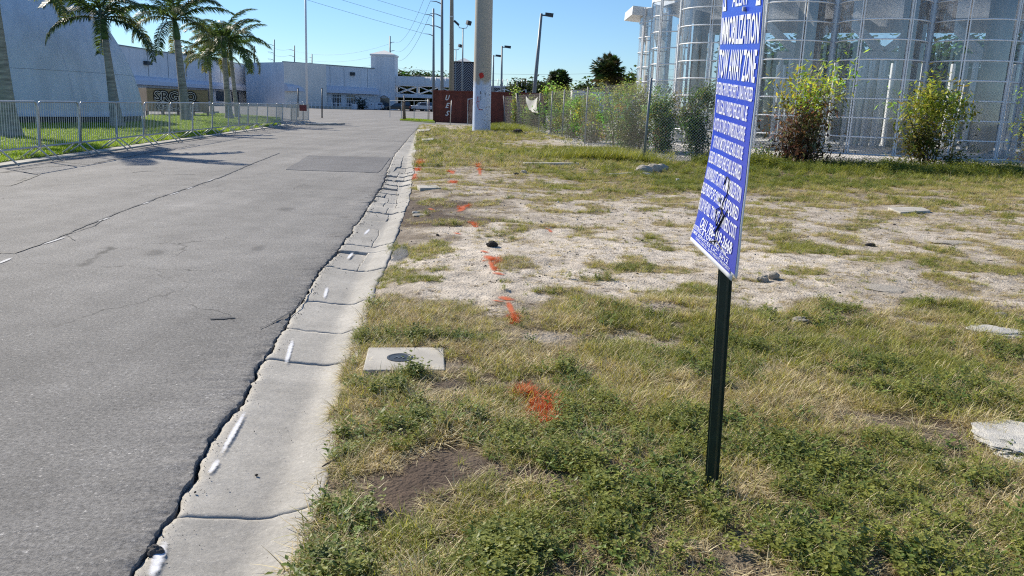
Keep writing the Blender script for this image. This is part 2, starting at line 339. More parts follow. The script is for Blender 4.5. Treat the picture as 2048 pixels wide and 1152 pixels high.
def np_mesh(name, v, f, m, smooth=True, cols=None, cov=None):
    me = bpy.data.meshes.new(name); n = len(v); k = len(f); w = f.shape[1]
    me.vertices.add(n); me.vertices.foreach_set('co', np.asarray(v, 'f').ravel())
    me.loops.add(k * w); me.loops.foreach_set('vertex_index', np.asarray(f, 'i').ravel())
    me.polygons.add(k); me.polygons.foreach_set('loop_start', np.arange(0, k * w, w, dtype='i')); me.polygons.foreach_set('loop_total', np.full(k, w, 'i'))
    me.update(calc_edges=True)
    if smooth: me.polygons.foreach_set('use_smooth', np.ones(k, bool))
    if cols is not None:
        at = me.attributes.new('col', 'FLOAT_COLOR', 'POINT'); at.data.foreach_set('color', np.concatenate([cols, np.ones((n, 1))], 1).astype('f').ravel())
    if cov is not None:
        at = me.attributes.new('cov', 'FLOAT', 'POINT'); at.data.foreach_set('value', np.asarray(cov, 'f').ravel())
    me.materials.append(m); me.validate(); return me
def gridfaces(nr, nc):
    i = np.arange(nr - 1)[:, None] * nc + np.arange(nc - 1)[None]; i = i.ravel()
    return np.stack([i, i + 1, i + nc + 1, i + nc], 1)
def uvw(u, v, z=0):
    return np.stack([u * RN.x + v * RD.x, u * RN.y + v * RD.y, z + u * 0], -1)
ORD = ['first', 'second', 'third', 'fourth', 'fifth', 'sixth', 'seventh', 'eighth', 'ninth', 'tenth', 'eleventh', 'twelfth', 'thirteenth', 'fourteenth', 'fifteenth', 'sixteenth', 'seventeenth', 'eighteenth', 'nineteenth', 'twentieth']
# ------------------------------------------------------------------ verge description (world space, from measured spots)
# px,py of measured spot: sand, soil, grass, green, weed
CT = [
 (860,262,.1,.1,.8,.7,.0),(940,258,.5,.0,.4,.6,.0),(930,285,.05,.1,.9,.75,.0),(1040,270,.1,.1,.9,.8,.1),(1100,290,.55,.0,.45,.6,.1),(860,300,.2,.2,.7,.6,0),
 (950,310,.1,.2,.85,.6,0),(1080,315,.1,.1,.9,.75,.1),(1200,305,.0,.1,1.,.9,.2),(1330,345,.0,.2,1.,.85,.7),(1100,340,.1,.2,.85,.6,.1),(1200,355,.1,.2,.85,.65,.3),
 (860,345,.45,.2,.4,.3,0),(940,350,.45,.15,.4,.3,0),(1040,360,.4,.1,.5,.4,0),(1400,370,.0,.3,1.,.85,.8),(1620,360,.0,.5,1.,.8,.9),(1800,362,.0,.5,1.,.8,.7),(2000,365,.0,.4,1.,.6,.3),(1250,375,.1,.3,.8,.55,.3),
 (860,395,.3,.4,.4,.4,0),(950,385,.5,.2,.35,.2,0),(1150,395,.6,.1,.4,.25,0),(1350,395,.5,.2,.45,.4,.1),(1600,395,.3,.3,.65,.3,0),(1850,395,.3,.3,.65,.25,0),(2040,390,.2,.3,.8,.35,0),
 (850,425,.0,1.,.25,.3,0),(900,410,.0,1.,.2,.2,0),(900,440,.0,1.,.1,.2,0),(940,425,.3,.7,.1,.2,0),(1050,420,.75,.1,.25,.15,0),(1250,425,.7,.1,.3,.3,0),(1500,425,.6,.1,.45,.25,0),(1800,430,.5,.15,.5,.2,0),(2000,430,.45,.2,.55,.2,0),
 (830,470,.3,.7,.1,.2,0),(900,475,1,.0,.03,.2,0),(1000,470,.9,.0,.12,.3,0),(1100,470,.7,.1,.25,.35,0),(1250,460,.7,.1,.3,.3,0),(1600,470,.6,.1,.42,.25,0),(1900,480,.55,.15,.45,.2,0),
 (830,530,.9,.1,.08,.5,0),(950,520,1,.0,.04,.3,0),(1060,520,.7,.1,.2,.3,0),(1200,510,.9,.0,.1,.3,0),(1350,510,.9,.0,.15,.4,0),(1550,510,.85,.0,.22,.45,0),(1750,520,.5,.1,.45,.35,0),(2000,520,.5,.2,.5,.35,0),
 (800,590,.7,.3,.15,.5,.1),(900,575,.75,.25,.03,.4,0),(1000,590,.75,.2,.1,.5,0),(1150,560,.7,.1,.35,.4,0),(1300,570,.75,.05,.35,.4,0),(1520,575,.6,.1,.5,.5,0),(1750,590,.5,.15,.5,.45,0),(2000,590,.5,.2,.5,.5,.1),
 (780,640,.2,.4,.75,.6,.2),(880,640,.25,.35,.65,.35,.1),(1000,640,.35,.3,.5,.4,.1),(1150,640,.35,.2,.6,.35,0),(1350,640,.35,.2,.65,.35,.0),(1600,650,.45,.2,.55,.4,.1),(1850,640,.4,.2,.6,.4,.0),(2040,700,.1,.4,.9,.5,.2),
 (900,700,.0,.5,.95,.45,.25),(1050,720,.0,.5,1.,.4,.1),(1200,710,.0,.5,1.,.35,.1),(1500,700,.1,.4,.85,.6,.5),(1700,720,.1,.5,.85,.5,.3),(1850,760,.1,.5,.9,.55,.2),
 (780,800,.0,.6,1.,.55,.4),(900,790,.0,.6,1.,.5,.3),(1100,820,.0,.6,1.,.45,.2),(1300,800,.0,.5,1.,.5,.2),(1560,820,.0,.6,.7,.4,.1),(1560,770,.2,.5,.6,.4,.1),(1750,830,.0,.6,.9,.55,.3),(1950,820,.0,.7,.9,.5,.3),
 (750,900,.0,.6,1.,.5,.3),(890,945,.0,1.,.45,.4,.2),(1000,950,.0,1.,.5,.5,.4),(1150,900,.0,.6,1.,.65,.6),(1350,900,.0,.5,1.,.6,.6),(1560,900,.0,.5,1.,.75,.8),(1800,920,.0,.5,1.,.7,.6),
 (700,1050,.0,.6,1.,.6,.3),(850,1060,.0,.6,1.,.6,.3),(1000,1080,.0,.6,1.,.6,.4),(1200,1050,.0,.6,1.,.7,.9),(1450,1050,.0,.5,1.,.75,.95),(1700,1020,.0,.5,1.,.7,.8),(1950,1050,.0,.5,1.,.6,.5),
 (700,1145,.0,.6,1.,.55,.2),(1100,1150,.0,.6,1.,.6,.6),(1600,1145,.0,.6,1.,.6,.7),(2000,1145,.0,.6,1.,.5,.3),
]
_cq = []; _cv = []
for a in CT:
    g = G(a[0], a[1]); _cq.append((g.x / g.y * 6, math.log(g.y) * 5)); _cv.append(a[2:])
_cq = np.array(_cq); _cv = np.array(_cv)
def cover(x, y):
    """sand, soil, grass, green, weed at ground points"""
    x = np.asarray(x, float).ravel(); y = np.maximum(np.asarray(y, float).ravel(), .8)
    q = np.stack([x / y * 6 + (fbm(x * 1.7, y * 1.7, 3, 5) - .5) * .8, np.log(y) * 5 + (fbm(x * 1.7, y * 1.7, 3, 9) - .5) * .8], 1)
    out = np.zeros((len(x), 5))
    for i in range(0, len(x), 20000):
        d2 = ((q[i:i + 20000, None] - _cq[None]) ** 2).sum(-1); w = 1 / (d2 + .02) ** 2.2
        out[i:i + 20000] = (w @ _cv) / w.sum(1)[:, None]
    return out
def patch(x, y, c):
    n = fbm(x * 2.6, y * 2.6, 5, 66); c = np.asarray(c); c = np.where(c < .7, c * .66, c)
    return np.clip((n - (.5 - .15 * (2 * c - 1) * 1.15)) * 7 + .5, 0, 1)
CORN = Vector((3.7, 22.9, 0))
def beyond_fence(x, y):
    u = x * RN.x + y * RN.y; v = x * RD.x + y * RD.y
    return ((u > 6.35) & (v > 22.4)) | ((y > 22.9) & (x > 3.7))
GUT_U = -.37
def right_edge(v):
    return np.interp(v, [0, 2, 6, 9, 12, 19, 45, 60], [-.37, -.37, -.39, -.31, -.27, -.31, -.60, -.6]) + (fbm(v * 3, v * 0, 3, 77) - .5) * .06
def left_edge(v):
    b = np.interp(v, [0, 2.2, 4.4, 6.65, 8.5, 11.7, 14, 16.5, 20.3, 23, 41, 54, 70], [-.9, -.89, -.90, -.91, -.85, -.83, -.80, -.86, -.93, -.95, -.75, -.6, -.5])
    return b + (fbm(v * 2.5, v * 0, 5, 31) - .5) * .055 - .008 + (fbm(v * 22, v * 0, 4, 33) - .5) * .028
def ground_z(x, y):
    x = np.asarray(x, float); y = np.asarray(y, float)
    u = x * RN.x + y * RN.y; v = x * RD.x + y * RD.y
    e = np.clip((u - right_edge(v)) / .35, 0, 1)
    z = -.012 + e * .035 + e * ((fbm(x * 1.1, y * 1.1, 3, 2) - .5) * .07 + (fbm(x * 7, y * 7, 4, 3) - .5) * .028)
    return z
def gz(x, y): return float(ground_z(np.array([x]), np.array([y]))[0])
# ------------------------------------------------------------------ SETTING: ground sheets
m = MB(); m.prism([(-1500, -300), (1500, -300), (1500, 3000), (-1500, 3000)], -.4, -.16)
tag(m.build('ground', M['far_ground']), kind='structure')
# asphalt: fine strip at the broken edge + main sheet + lot
vs_ = np.concatenate([np.linspace(-3, 1, 20), 1 * (55 / 1.) ** np.linspace(0.005, 1, 1700)])
tt = np.concatenate([np.linspace(0, .6, 8)[:-1], np.linspace(.6, 1, 14)])
V, T = np.meshgrid(vs_, tt, indexing='ij'); E_ = left_edge(V); U = -8.05 + (E_ + 8.05) * T ** .25
U = E_ - (E_ + 8.05) * (1 - T) ** 2.2
d = E_ - U
Z = -.000 - .02 * np.exp(-d / .03) * fbm(U * 30, V * 30, 2, 4) + np.exp(-d / .35) * (fbm(U * 14, V * 14, 4, 8) - .5) * .02
# crumbled bays along the edge
cr_ = np.clip((fbm(V * 1.3, V * 0, 3, 55) - .47) * 6, 0, 1) * np.interp(V, [0, 4, 6, 14, 18], [.2, .3, 1, 1, 0])
ck = np.abs(fbm(U * 5, V * 3, 3, 91) - .5)
Z = Z - cr_ * np.exp(-d / .3) * np.clip(.035 - ck, 0, 1) * .9
pv = uvw(U.ravel(), V.ravel(), Z.ravel()); fc = gridfaces(*U.shape)
sk = pv.reshape(*U.shape, 3)[:, -1].copy(); sk[:, 2] = -.14; sk[:, 0] -= .01
allv = np.concatenate([pv, sk]); nb = len(pv); nc = U.shape[1]
i = np.arange(len(vs_) - 1); sf = np.stack([i * nc + nc - 1, nb + i, nb + i + 1, (i + 1) * nc + nc - 1], 1)
tag(link('road', np_mesh('road', allv, np.concatenate([fc, sf]), M['asphalt'])), kind='structure')
m = MB(); a = Wd(-8.05, 55); b = Wd(left_edge(np.array([55.]))[0], 55)
m.prism([(-400, -3 + 0), tuple(Wd(-8.05, -3))[:2], tuple(a)[:2], tuple(b)[:2], tuple(Wd(5, 60))[:2], (60, 60), (60, 260), (-400, 260)], -.14, -.004)
tag(m.build('parking_lot', M['asphalt']), kind='structure')
# newer patch in the road
pp = [GUV(618, 311), GUV(790, 316), GUV(757, 346), GUV(571, 339.5)]
m = MB(); n = 24; pl = []
for k in range(4):
    a, b = pp[k], pp[(k + 1) % 4]
    for j in range(6): t = j / 6; pl.append((a[0] + (b[0] - a[0]) * t + random.uniform(-.03, .03), a[1] + (b[1] - a[1]) * t + random.uniform(-.05, .05)))
m.prism([tuple(Wd(min(p[0], -1.0), p[1]))[:2] for p in pl], -.05, .008)
tag(m.build('road_patch', M['asphalt_patch']), kind='structure')
# tar lines & seams
def ribbon(pts, w, z, jit=.01, step=.12):
    out = []
    for a, b in zip(pts[:-1], pts[1:]):
        a = Vector(a); b = Vector(b); k = max(2, int((b - a).length / step))
        for j in range(k): out.append(a.lerp(b, j / k))
    out.append(Vector(pts[-1])); vs = []; fs = []
    for i, p in enumerate(out):
        t = (out[min(i + 1, len(out) - 1)] - out[max(i - 1, 0)]).normalized(); nrm = Vector((t.y, -t.x, 0))
        o = nrm * random.uniform(-jit, jit); ww = w * random.uniform(.45, 1.3) / 2
        vs += [p + o - nrm * ww + Vector((0, 0, z)), p + o + nrm * ww + Vector((0, 0, z))]
        if i: fs.append((2 * i - 2, 2 * i - 1, 2 * i + 1, 2 * i))
    return vs, fs
seams = [([(-300, 600), (0, 506), (31, 507), (76, 491), (139, 466), (202, 439), (269, 414), (319, 395), (378, 376), (441, 355), (504, 328), (560, 306)], .03),
         ([(-100, 371), (20, 372), (80, 349), (35, 343), (-60, 350)], .06), ([(0, 345), (75, 335), (180, 329), (110, 324), (60, 322)], .035), ([(188, 327), (250, 315), (320, 301), (262, 299)], .035),
         ([(390, 290), (330, 301)], .03), ([(-60, 338), (40, 336), (110, 325), (200, 311), (300, 294), (460, 270)], .03),
         ([(150, 482), (133, 470), (190, 452), (205, 440)], .012), ([(520, 658), (560, 640), (600, 612), (622, 572)], .012)]
sm = MB()
for pts, w in seams:
    sm.add(*ribbon([G(*p) for p in pts], w, .006))
# short transverse dark cracks
for (x0, y0, x1, y1) in [(745, 317, 780, 319), (730, 279, 750, 280), (768, 282, 808, 284), (265, 345, 310, 342), (420, 640, 470, 637)]:
    sm.add(*ribbon([G(x0, y0), G((x0 + x1) / 2, (y0 + y1) / 2 - .5), G(x1, y1)], .04, .006))
tag(sm.build('road_seams', M['tar']), 'black tar seams and cracks running along the asphalt road', kind='structure')
# ------------------------------------------------------------------ gutter: slabs as parts
gut = bpy.data.objects.new('gutter', None); COL.objects.link(gut); tag(gut, kind='structure')
def gprof(f, w=1.):
    """cross profile, f 0 at asphalt side 1 at verge"""
    return np.interp(f, [0, .05, .58, .66, .97, 1], [-.021, -.014, -.05, -.048, -.004, -.008])
joints = [-2, .9, GUV(350, 1017)[1], GUV(540, 714)[1], GUV(570, 654)[1], GUV(640, 597)[1], GUV(665, 532)[1], GUV(690, 499)[1], GUV(705, 484)[1], GUV(722, 452)[1]]
br = [GUV(735, y)[1] for y in (436, 421, 409, 399, 391, 382, 373, 365, 356, 348, 340, 330)]
fj = list(br) + [22.5, 25.5, 28.5, 31.5, 35, 38.5, 42, 46, 50, 54]
jl = joints + [j for j in fj if j > joints[-1] + .15]
def joint_v(k, f):
    v = jl[k]; a = min(.035 * max(v, .5) ** .7, .3)
    return v + a * (.5 - f) * math.sin(k * 2.3) * .8 + (fbm(f * 9 + k * 7.7, f * 0 + k, 6, 12) - .5) * a * .6
def slab(k, fa=0., fb=1., gap=.006, dz=0., tilt=0.):
    v0, v1 = jl[k], jl[k + 1]; L_ = v1 - v0; nu = 26; nv = int(min(max(L_ / (.008 * max(v0, 1) ** .8 + .004), 6), 150))
    f = np.linspace(fa, fb, nu); s = np.linspace(0, 1, nv); Fm, S = np.meshgrid(f, s)
    a = joint_v(k, Fm) + gap; b = joint_v(k + 1, Fm) - gap; Vv = a + (b - a) * S
    le = left_edge(Vv) + .012 + (fbm(Vv * 9, Vv * 0, 3, 60) - .5) * .03; re = right_edge(Vv) - .003
    Uu = le + (re - le) * Fm
    Zz = gprof(Fm) + dz + tilt * (S - .5) + (fbm(Uu * 26, Vv * 26, 4, 70) - .5) * .003
    edge = np.minimum(np.minimum(S * L_, (1 - S) * L_), 1.0); Zz -= .003 * np.exp(-edge / .008)
    p = uvw(Uu.ravel(), Vv.ravel(), Zz.ravel()); fcs = gridfaces(nv, nu)
    idx = np.arange(nv * nu).reshape(nv, nu); per = np.concatenate([idx[0], idx[1:, -1], idx[-1, ::-1][1:], idx[::-1, 0][1:-1]])
    low = p[per].copy(); low[:, 2] -= .1; nn = len(per); j = np.arange(nn); j2 = (j + 1) % nn; nb = len(p)
    sf = np.stack([per[j2], per[j], nb + j, nb + j2], 1)
    me = np_mesh('concrete_slab', np.concatenate([p, low]), np.concatenate([fcs, sf]), M['concrete'], smooth=False)
    link('concrete_slab', me, gut)
rs = random.Random(4)
for k in range(len(jl) - 1):
    v = jl[k]
    if 10.2 < v < 21:
        cuts = [0, rs.uniform(.25, .4), rs.uniform(.6, .75), 1] if rs.random() < .7 else [0, rs.uniform(.4, .6), 1]
        for a, b in zip(cuts[:-1], cuts[1:]):
            slab(k, a + .008, b - .008, rs.uniform(.01, .04), rs.uniform(-.014, .008), rs.uniform(-.025, .025))
    elif v > 6.5 and v < 10.3:
        c = rs.uniform(.5, .7)
        if k % 2: slab(k, 0, 1, .008, rs.uniform(-.006, .008), rs.uniform(-.02, .02))
        else:
            slab(k, 0, c - .005, .008, rs.uniform(-.006, .008), rs.uniform(-.02, .02)); slab(k, c + .005, 1, .01, rs.uniform(-.012, .01), rs.uniform(-.02, .02))
    else: slab(k, 0, 1, .002 if v < 6 else .005, rs.uniform(-.003, .004), rs.uniform(-.006, .006))
# soil under the gutter
m = MB(); a = [Wd(-1.0, v) for v in (-3, 54)]; b = [Wd(-.1, v) for v in (54, -3)]
m.prism([tuple(p)[:2] for p in a + b], -.15, -.115); tag(m.build('gutter_bed', M['asphalt_dark']), kind='structure')
# ------------------------------------------------------------------ verge ground mesh
nv, nu = 760, 420
v1 = np.concatenate([[-2, 0.5], 1. * (58.) ** np.linspace(0, 1, nv - 2)])
tu = np.linspace(0, 1, nu) ** 1.5
Vg, Tg = np.meshgrid(v1, tu, indexing='ij')
# fans out with distance: near rows narrow, far rows wide
wid = np.interp(Vg, [-2, 1, 3, 10, 20, 24, 58], [4.5, 4.5, 7, 16, 30, 34, 34])
re = right_edge(Vg); Ug = re + wid * Tg
Xg = Ug * RN.x + Vg * RD.x; Yg = Ug * RN.y + Vg * RD.y
Zg = ground_z(Xg, Yg)
cv = cover(Xg, Yg).reshape(nv, nu, 5)
bey = beyond_fence(Xg, Yg)
nz1 = fbm(Xg * 5, Yg * 5, 4, 21)[..., None]; nz2 = fbm(Xg * 2, Yg * 2, 4, 25)[..., None]
sand = np.array([.6, .525, .425]); soil = np.array([.085, .058, .04]); thatch = np.array([.21, .155, .09]); grn = np.array([.07, .065, .03])
S_, O_, Gr, Gn, We = [cv[..., i:i + 1] for i in range(5)]
wS = np.clip(S_ * 1.25 + (nz1 - .5) * 1.3, 0, 1); wO = np.clip(O_ * 1.1 + (nz2 - .5) * .7, 0, 1) * (1 - wS * .7)
base = thatch * (1 - Gn * .6) + grn * (Gn * .6)
PT = patch(Xg, Yg, cv[..., 2])[..., None]; wS = wS * (1 - PT * .8) + (1 - PT) * .35 * (1 - wS) * (1 - O_)
C = base * (1 - wS) + sand * wS
C = C * (1 - wO) + soil * wO
C = C * (.82 + .36 * fbm(Xg * 22, Yg * 22, 3, 44)[..., None])
grv = np.array([.66, .62, .55]) * (.8 + .4 * nz1)
fdist = np.clip((Ug - 5.3) / .8, 0, 1)[..., None] * np.clip((Vg - 22) / 4, 0, 1)[..., None]
C = np.where(bey[..., None], grv, C * (1 - fdist * .8) + grv * fdist * .8)
# pebbly grey patch of old asphalt beside the gutter
def blob(px, py, ru, rv):
    u0, v0 = GUV(px, py); d = np.sqrt(((Ug - u0) / ru) ** 2 + ((Vg - v0) / rv) ** 2) + (fbm(Ug * 9, Vg * 9, 3, 13) - .5) * .7
    return np.clip((1.05 - d) * 5, 0, 1)[..., None]
bl = blob(800, 508, .085, .42); C = C * (1 - bl) + np.array([.15, .15, .15]) * bl; Zg = Zg + bl[..., 0] * .015
ver = np_mesh('verge', uvw(Ug.ravel(), Vg.ravel(), Zg.ravel()), gridfaces(nv, nu), M['ground'], cols=C.reshape(-1, 3))
tag(link('verge', ver), kind='structure')
# far gravel yard behind the fence
m = MB(); m.prism([tuple(Wd(6.4, 56))[:2], (36, 20), (90, 20), (90, 60), tuple(Wd(6.4, 62))[:2]], -.2, -.03)
tag(m.build('gravel_yard', M['gravel']), kind='structure')
# ------------------------------------------------------------------ left lawn and kerb
lawn_uv = [UV(Wd(-8.4, -3)), UV(Wd(-8.4, 46.5)), GUV(560, 236), GUV(440, 228), GUV(300, 231), GUV(285, 240), GUV(40, 246), (-60, 30), (-60, -3)]
lp = [Wd(*p) for p in lawn_uv]
m = MB(); m.prism([tuple(p)[:2] for p in lp], -.1, .05); tag(m.build('lawn', M['lawn']), kind='structure')
kb = bpy.data.objects.new('left_kerb', None); COL.objects.link(kb); tag(kb, kind='structure')
for k in range(17):
    m = MB(); a = Wd(-8.4, -3 + k * 3); b = Wd(-8.05, -3 + k * 3 + 2.98)
    p = [Wd(-8.4, -3 + k * 3), Wd(-8.05, -3 + k * 3), Wd(-8.05, -.02 + k * 3), Wd(-8.4, -.02 + k * 3)]
    m.prism([tuple(q)[:2] for q in p], -.1, .035 + random.uniform(-.004, .004)); m.build('kerb_stone', M['kerb'], kb)
# kerb nose at the road end and paths
m = MB(); m.prism([tuple(G(x, y))[:2] for x, y in [(610, 250), (640, 247), (690, 249), (640, 251)]], -.1, .09); tag(m.build('kerb_nose', M['kerb']), kind='structure')
m = MB(); m.prism([tuple(G(x, y))[:2] for x, y in [(-60, 247), (290, 241), (292, 236), (-60, 240)]], -.05, .03); tag(m.build('path', M['kerb']), kind='structure')
m = MB(); m.prism([tuple(G(x, y))[:2] for x, y in [(800, 241), (870, 246.5), (870, 241), (815, 237)]], -.05, .06); tag(m.build('grass_strip', M['lawn']), kind='structure')
# ------------------------------------------------------------------ scatter by geometry nodes
def scatter(name, protos, pts, rot, sc, idx, label):
    col = bpy.data.collections.new(name + '_kinds')
    for i, me in enumerate(protos):
        o = bpy.data.objects.new('%s_%02d' % (name, i), me); col.objects.link(o)
    me = bpy.data.meshes.new(name); n = len(pts); me.vertices.add(n); me.vertices.foreach_set('co', np.asarray(pts, 'f').ravel())
    for nm, ty, key, dat in (('rot', 'FLOAT_VECTOR', 'vector', rot), ('sc', 'FLOAT_VECTOR', 'vector', sc), ('idx', 'INT', 'value', idx)):
        at = me.attributes.new(nm, ty, 'POINT'); at.data.foreach_set(key, np.asarray(dat, 'i' if ty == 'INT' else 'f').ravel())
    me.update()
    ng = bpy.data.node_groups.new(name + '_nodes', 'GeometryNodeTree')
    ng.interface.new_socket('Geometry', in_out='INPUT', socket_type='NodeSocketGeometry'); ng.interface.new_socket('Geometry', in_out='OUTPUT', socket_type='NodeSocketGeometry')
    N = ng.nodes; L = ng.links; gi = N.new('NodeGroupInput'); go = N.new('NodeGroupOutput'); ip = N.new('GeometryNodeInstanceOnPoints')
    ci = N.new('GeometryNodeCollectionInfo'); ci.inputs['Collection'].default_value = col; ci.inputs['Separate Children'].default_value = True; ci.inputs['Reset Children'].default_value = True
    ip.inputs['Pick Instance'].default_value = True
    def na(nm, ty):
        a = N.new('GeometryNodeInputNamedAttribute'); a.data_type = ty; a.inputs['Name'].default_value = nm; return [o for o in a.outputs if o.enabled and o.name == 'Attribute'][0]
    er = N.new('FunctionNodeEulerToRotation'); L.new(na('rot', 'FLOAT_VECTOR'), er.inputs[0]); L.new(er.outputs[0], ip.inputs['Rotation'])
    L.new(na('sc', 'FLOAT_VECTOR'), ip.inputs['Scale']); L.new(na('idx', 'INT'), ip.inputs['Instance Index'])
    L.new(gi.outputs[0], ip.inputs['Points']); L.new(ci.outputs[0], ip.inputs['Instance']); L.new(ip.outputs[0], go.inputs[0])
    o = bpy.data.objects.new(name, me); COL.objects.link(o); md = o.modifiers.new('scatter', 'NODES'); md.node_group = ng
    return tag(o, label, kind='stuff')
# blades
def tuft(name, n, ln, w, spread, lean, m, seed, flat=0., seg=3, curl=1.):
    r = random.Random(seed); b = MB()
    for _ in range(n):
        a = r.uniform(0, 2 * math.pi); l = ln * r.uniform(.5, 1.15); rr = spread * math.sqrt(r.random()); pa = r.uniform(0, 6.28)
        p = Vector((rr * math.cos(pa), rr * math.sin(pa), -.004)); el = R(90) - r.uniform(.1, 1) * lean
        if r.random() < flat: el = R(r.uniform(0, 15)); p.z = r.uniform(0, .012)
        dr = Vector((math.cos(a), math.sin(a), 0)); sd = Vector((-dr.y, dr.x, 0)); vs = []; z = 0; x = 0
        for i in range(seg + 1):
            t = i / seg; ww = w * (1 - t * .85) * r.uniform(.9, 1.1) / 2
            q = p + dr * x + Vector((0, 0, z)); vs += [q - sd * ww, q + sd * ww]
            e = el - t * curl * r.uniform(.5, 1.) * .9; x += math.cos(e) * l / seg; z += math.sin(e) * l / seg
            z = max(z, .001)
        b.add(vs, [(2 * i, 2 * i + 1, 2 * i + 3, 2 * i + 2) for i in range(seg)])
    return b.mesh(name, m)
def weed(name, n, ht, leaf, spread, m, seed, per=5):
    r = random.Random(seed); b = MB()
    for _ in range(n):
        a = r.uniform(0, 6.28); rr = spread * math.sqrt(r.random()); x, y = rr * math.cos(a), rr * math.sin(a); h = ht * r.uniform(.3, 1.1)
        tx, ty = x + r.uniform(-.4, .4) * h, y + r.uniform(-.4, .4) * h
        b.add([(x - .001, y, 0), (x + .001, y, 0), (tx, ty, h)], [(0, 1, 2)])
        for j in range(per):
            t = (j + r.random()) / per; c = Vector((x + (tx - x) * t, y + (ty - y) * t, h * (.25 + .75 * t))); az = r.uniform(0, 6.28); el = r.uniform(-.3, .7); L_ = leaf * r.uniform(.6, 1.25)
            d = Vector((math.cos(az) * math.cos(el), math.sin(az) * math.cos(el), math.sin(el))); s = d.cross(Vector((0, 0, 1))).normalized() * L_ * .3
            u = Vector((0, 0, L_ * .08))
            b.add([c, c + d * L_ * .45 + s + u, c + d * L_, c + d * L_ * .45 - s + u], [(0, 1, 2, 3)])
    return b.mesh(name, m)
L_dry = leafmat('dry_straw', (.26, .18, .08), (.92, .8, .5), .25)
L_mid = leafmat('olive_grass', (.15, .16, .035), (.66, .62, .2), .35)
L_grn = leafmat('green_grass', (.1, .14, .025), (.45, .46, .1), .35)
L_lawn = leafmat('lawn_green', (.2, .33, .015), (.36, .48, .04), .45)
L_weed = leafmat('weed_leaf', (.09, .13, .03), (.42, .43, .1), .35)
L_weedd = leafmat('dark_weed_leaf', (.05, .1, .022), (.24, .32, .07), .3)
L_brown = leafmat('dead_brown_grass', (.08, .05, .028), (.42, .32, .18), .15)
L_or = leafmat('orange_sprayed_grass', (.6, .09, .012), (.85, .24, .06), .2)
kinds = []
for s in range(3): kinds.append(tuft('dry_tuft', 24, .11, .0042, .045, 1.35, L_dry, 10 + s, .5))
for s in range(3): kinds.append(tuft('olive_tuft', 24, .095, .0045, .038, 1.25, L_mid, 20 + s, .25))
for s in range(3): kinds.append(tuft('green_tuft', 24, .095, .005, .035, 1.1, L_grn, 30 + s, .1))
for s, (nn_, hh_, ll_) in enumerate(((16, .09, .016), (12, .12, .022), (22, .06, .011))): kinds.append(weed('leafy_weed', nn_, hh_, ll_, .055, L_weed, 40 + s, 6))
for s in range(2): kinds.append(weed('dark_weed', 14 - 5 * s, .05 + .03 * s, .011 + .012 * s, .05, L_weedd, 50 + s))
for s in range(2): kinds.append(tuft('dead_mat', 20, .075, .0042, .04, 1.4, L_brown, 60 + s, .8))
for s in range(2): kinds.append(tuft('orange_tuft', 40, .1, .0045, .03, 1.2, L_or, 70 + s, .4))
# 0-2 dry 3-5 olive 6-8 green 9-11 weed 12-13 dark weed 14-15 dead 16-17 orange
def sample_region(n, y0, y1, xl, xr):
    """points in a wedge; density falls with distance"""
    t = rng.random(n); y = np.sqrt(y0 ** 2 + t * (y1 ** 2 - y0 ** 2)); k = xl + (xr - xl) * rng.random(n); return y * k, y
MARKS = [(1046, 785, 1072, 810, .035), (1076, 795, 1098, 860, .035), (1004, 601, 1020, 613, .05), (1014, 610, 1028, 650, .022), (962, 510, 976, 516, .03), (972, 520, 986, 532, .05), (978, 528, 990, 556, .022), (990, 555, 1004, 562, .045), (940, 450, 952, 461, .045),
         (908, 471, 922, 476, .05), (1097, 462, 1103, 473, .035), (932, 408, 914, 434, .07), (858, 419, 868, 424, .05), (900, 343, 908, 350, .08), (900, 362, 908, 373, .07), (831, 345, 828, 358, .06), (838, 320, 838, 333, .06), (958, 332, 961, 356, .06), (836, 334, 833, 344, .06), (982, 611, 1008, 616, .025)]
mk = []
for (x0, y0, x1, y1, w) in MARKS:
    ua, ub = GUV(x0, y0), GUV(x1, y1); rv = max(abs(ub[1] - ua[1]) / 2, .03); sk = -(ub[0] - ua[0]) / (ub[1] - ua[1]) if abs(ub[1] - ua[1]) > .02 else 0
    mk.append((((ua[0] + ub[0]) / 2, (ua[1] + ub[1]) / 2), w * (1.7 if 500 < y0 < 660 else 1.15), rv * (1.15 if 500 < y0 < 660 else 1), sk))
def in_marks(x, y):
    u = x * RN.x + y * RN.y; v = x * RD.x + y * RD.y; r = np.zeros(len(x), bool)
    for (c, ru, rv, sk) in mk:
        du = u - c[0] + sk * (v - c[1]); r |= ((du / ru) ** 2 + ((v - c[1]) / rv) ** 2) < 1 + .5 * rng.random(len(x))
    return r
HOLES = []
def near_holes(x, y):
    r = np.zeros(len(x), bool)
    for (cx, cy, rr) in HOLES: r |= (x - cx) ** 2 + (y - cy) ** 2 < rr * rr
    return r
mb_u0, mb_u1, mb_v0, mb_v1 = -.335, .095, 3.95, 4.345
for px, py, rr in [(2062, 912, .17), (1985, 672, .17), (2015, 685, .12), (1900, 425, .0)]:
    g = G(px, py); HOLES.append((g.x, g.y, rr * .75))
P_, Rr_, Sc_, Ix_ = [], [], [], []
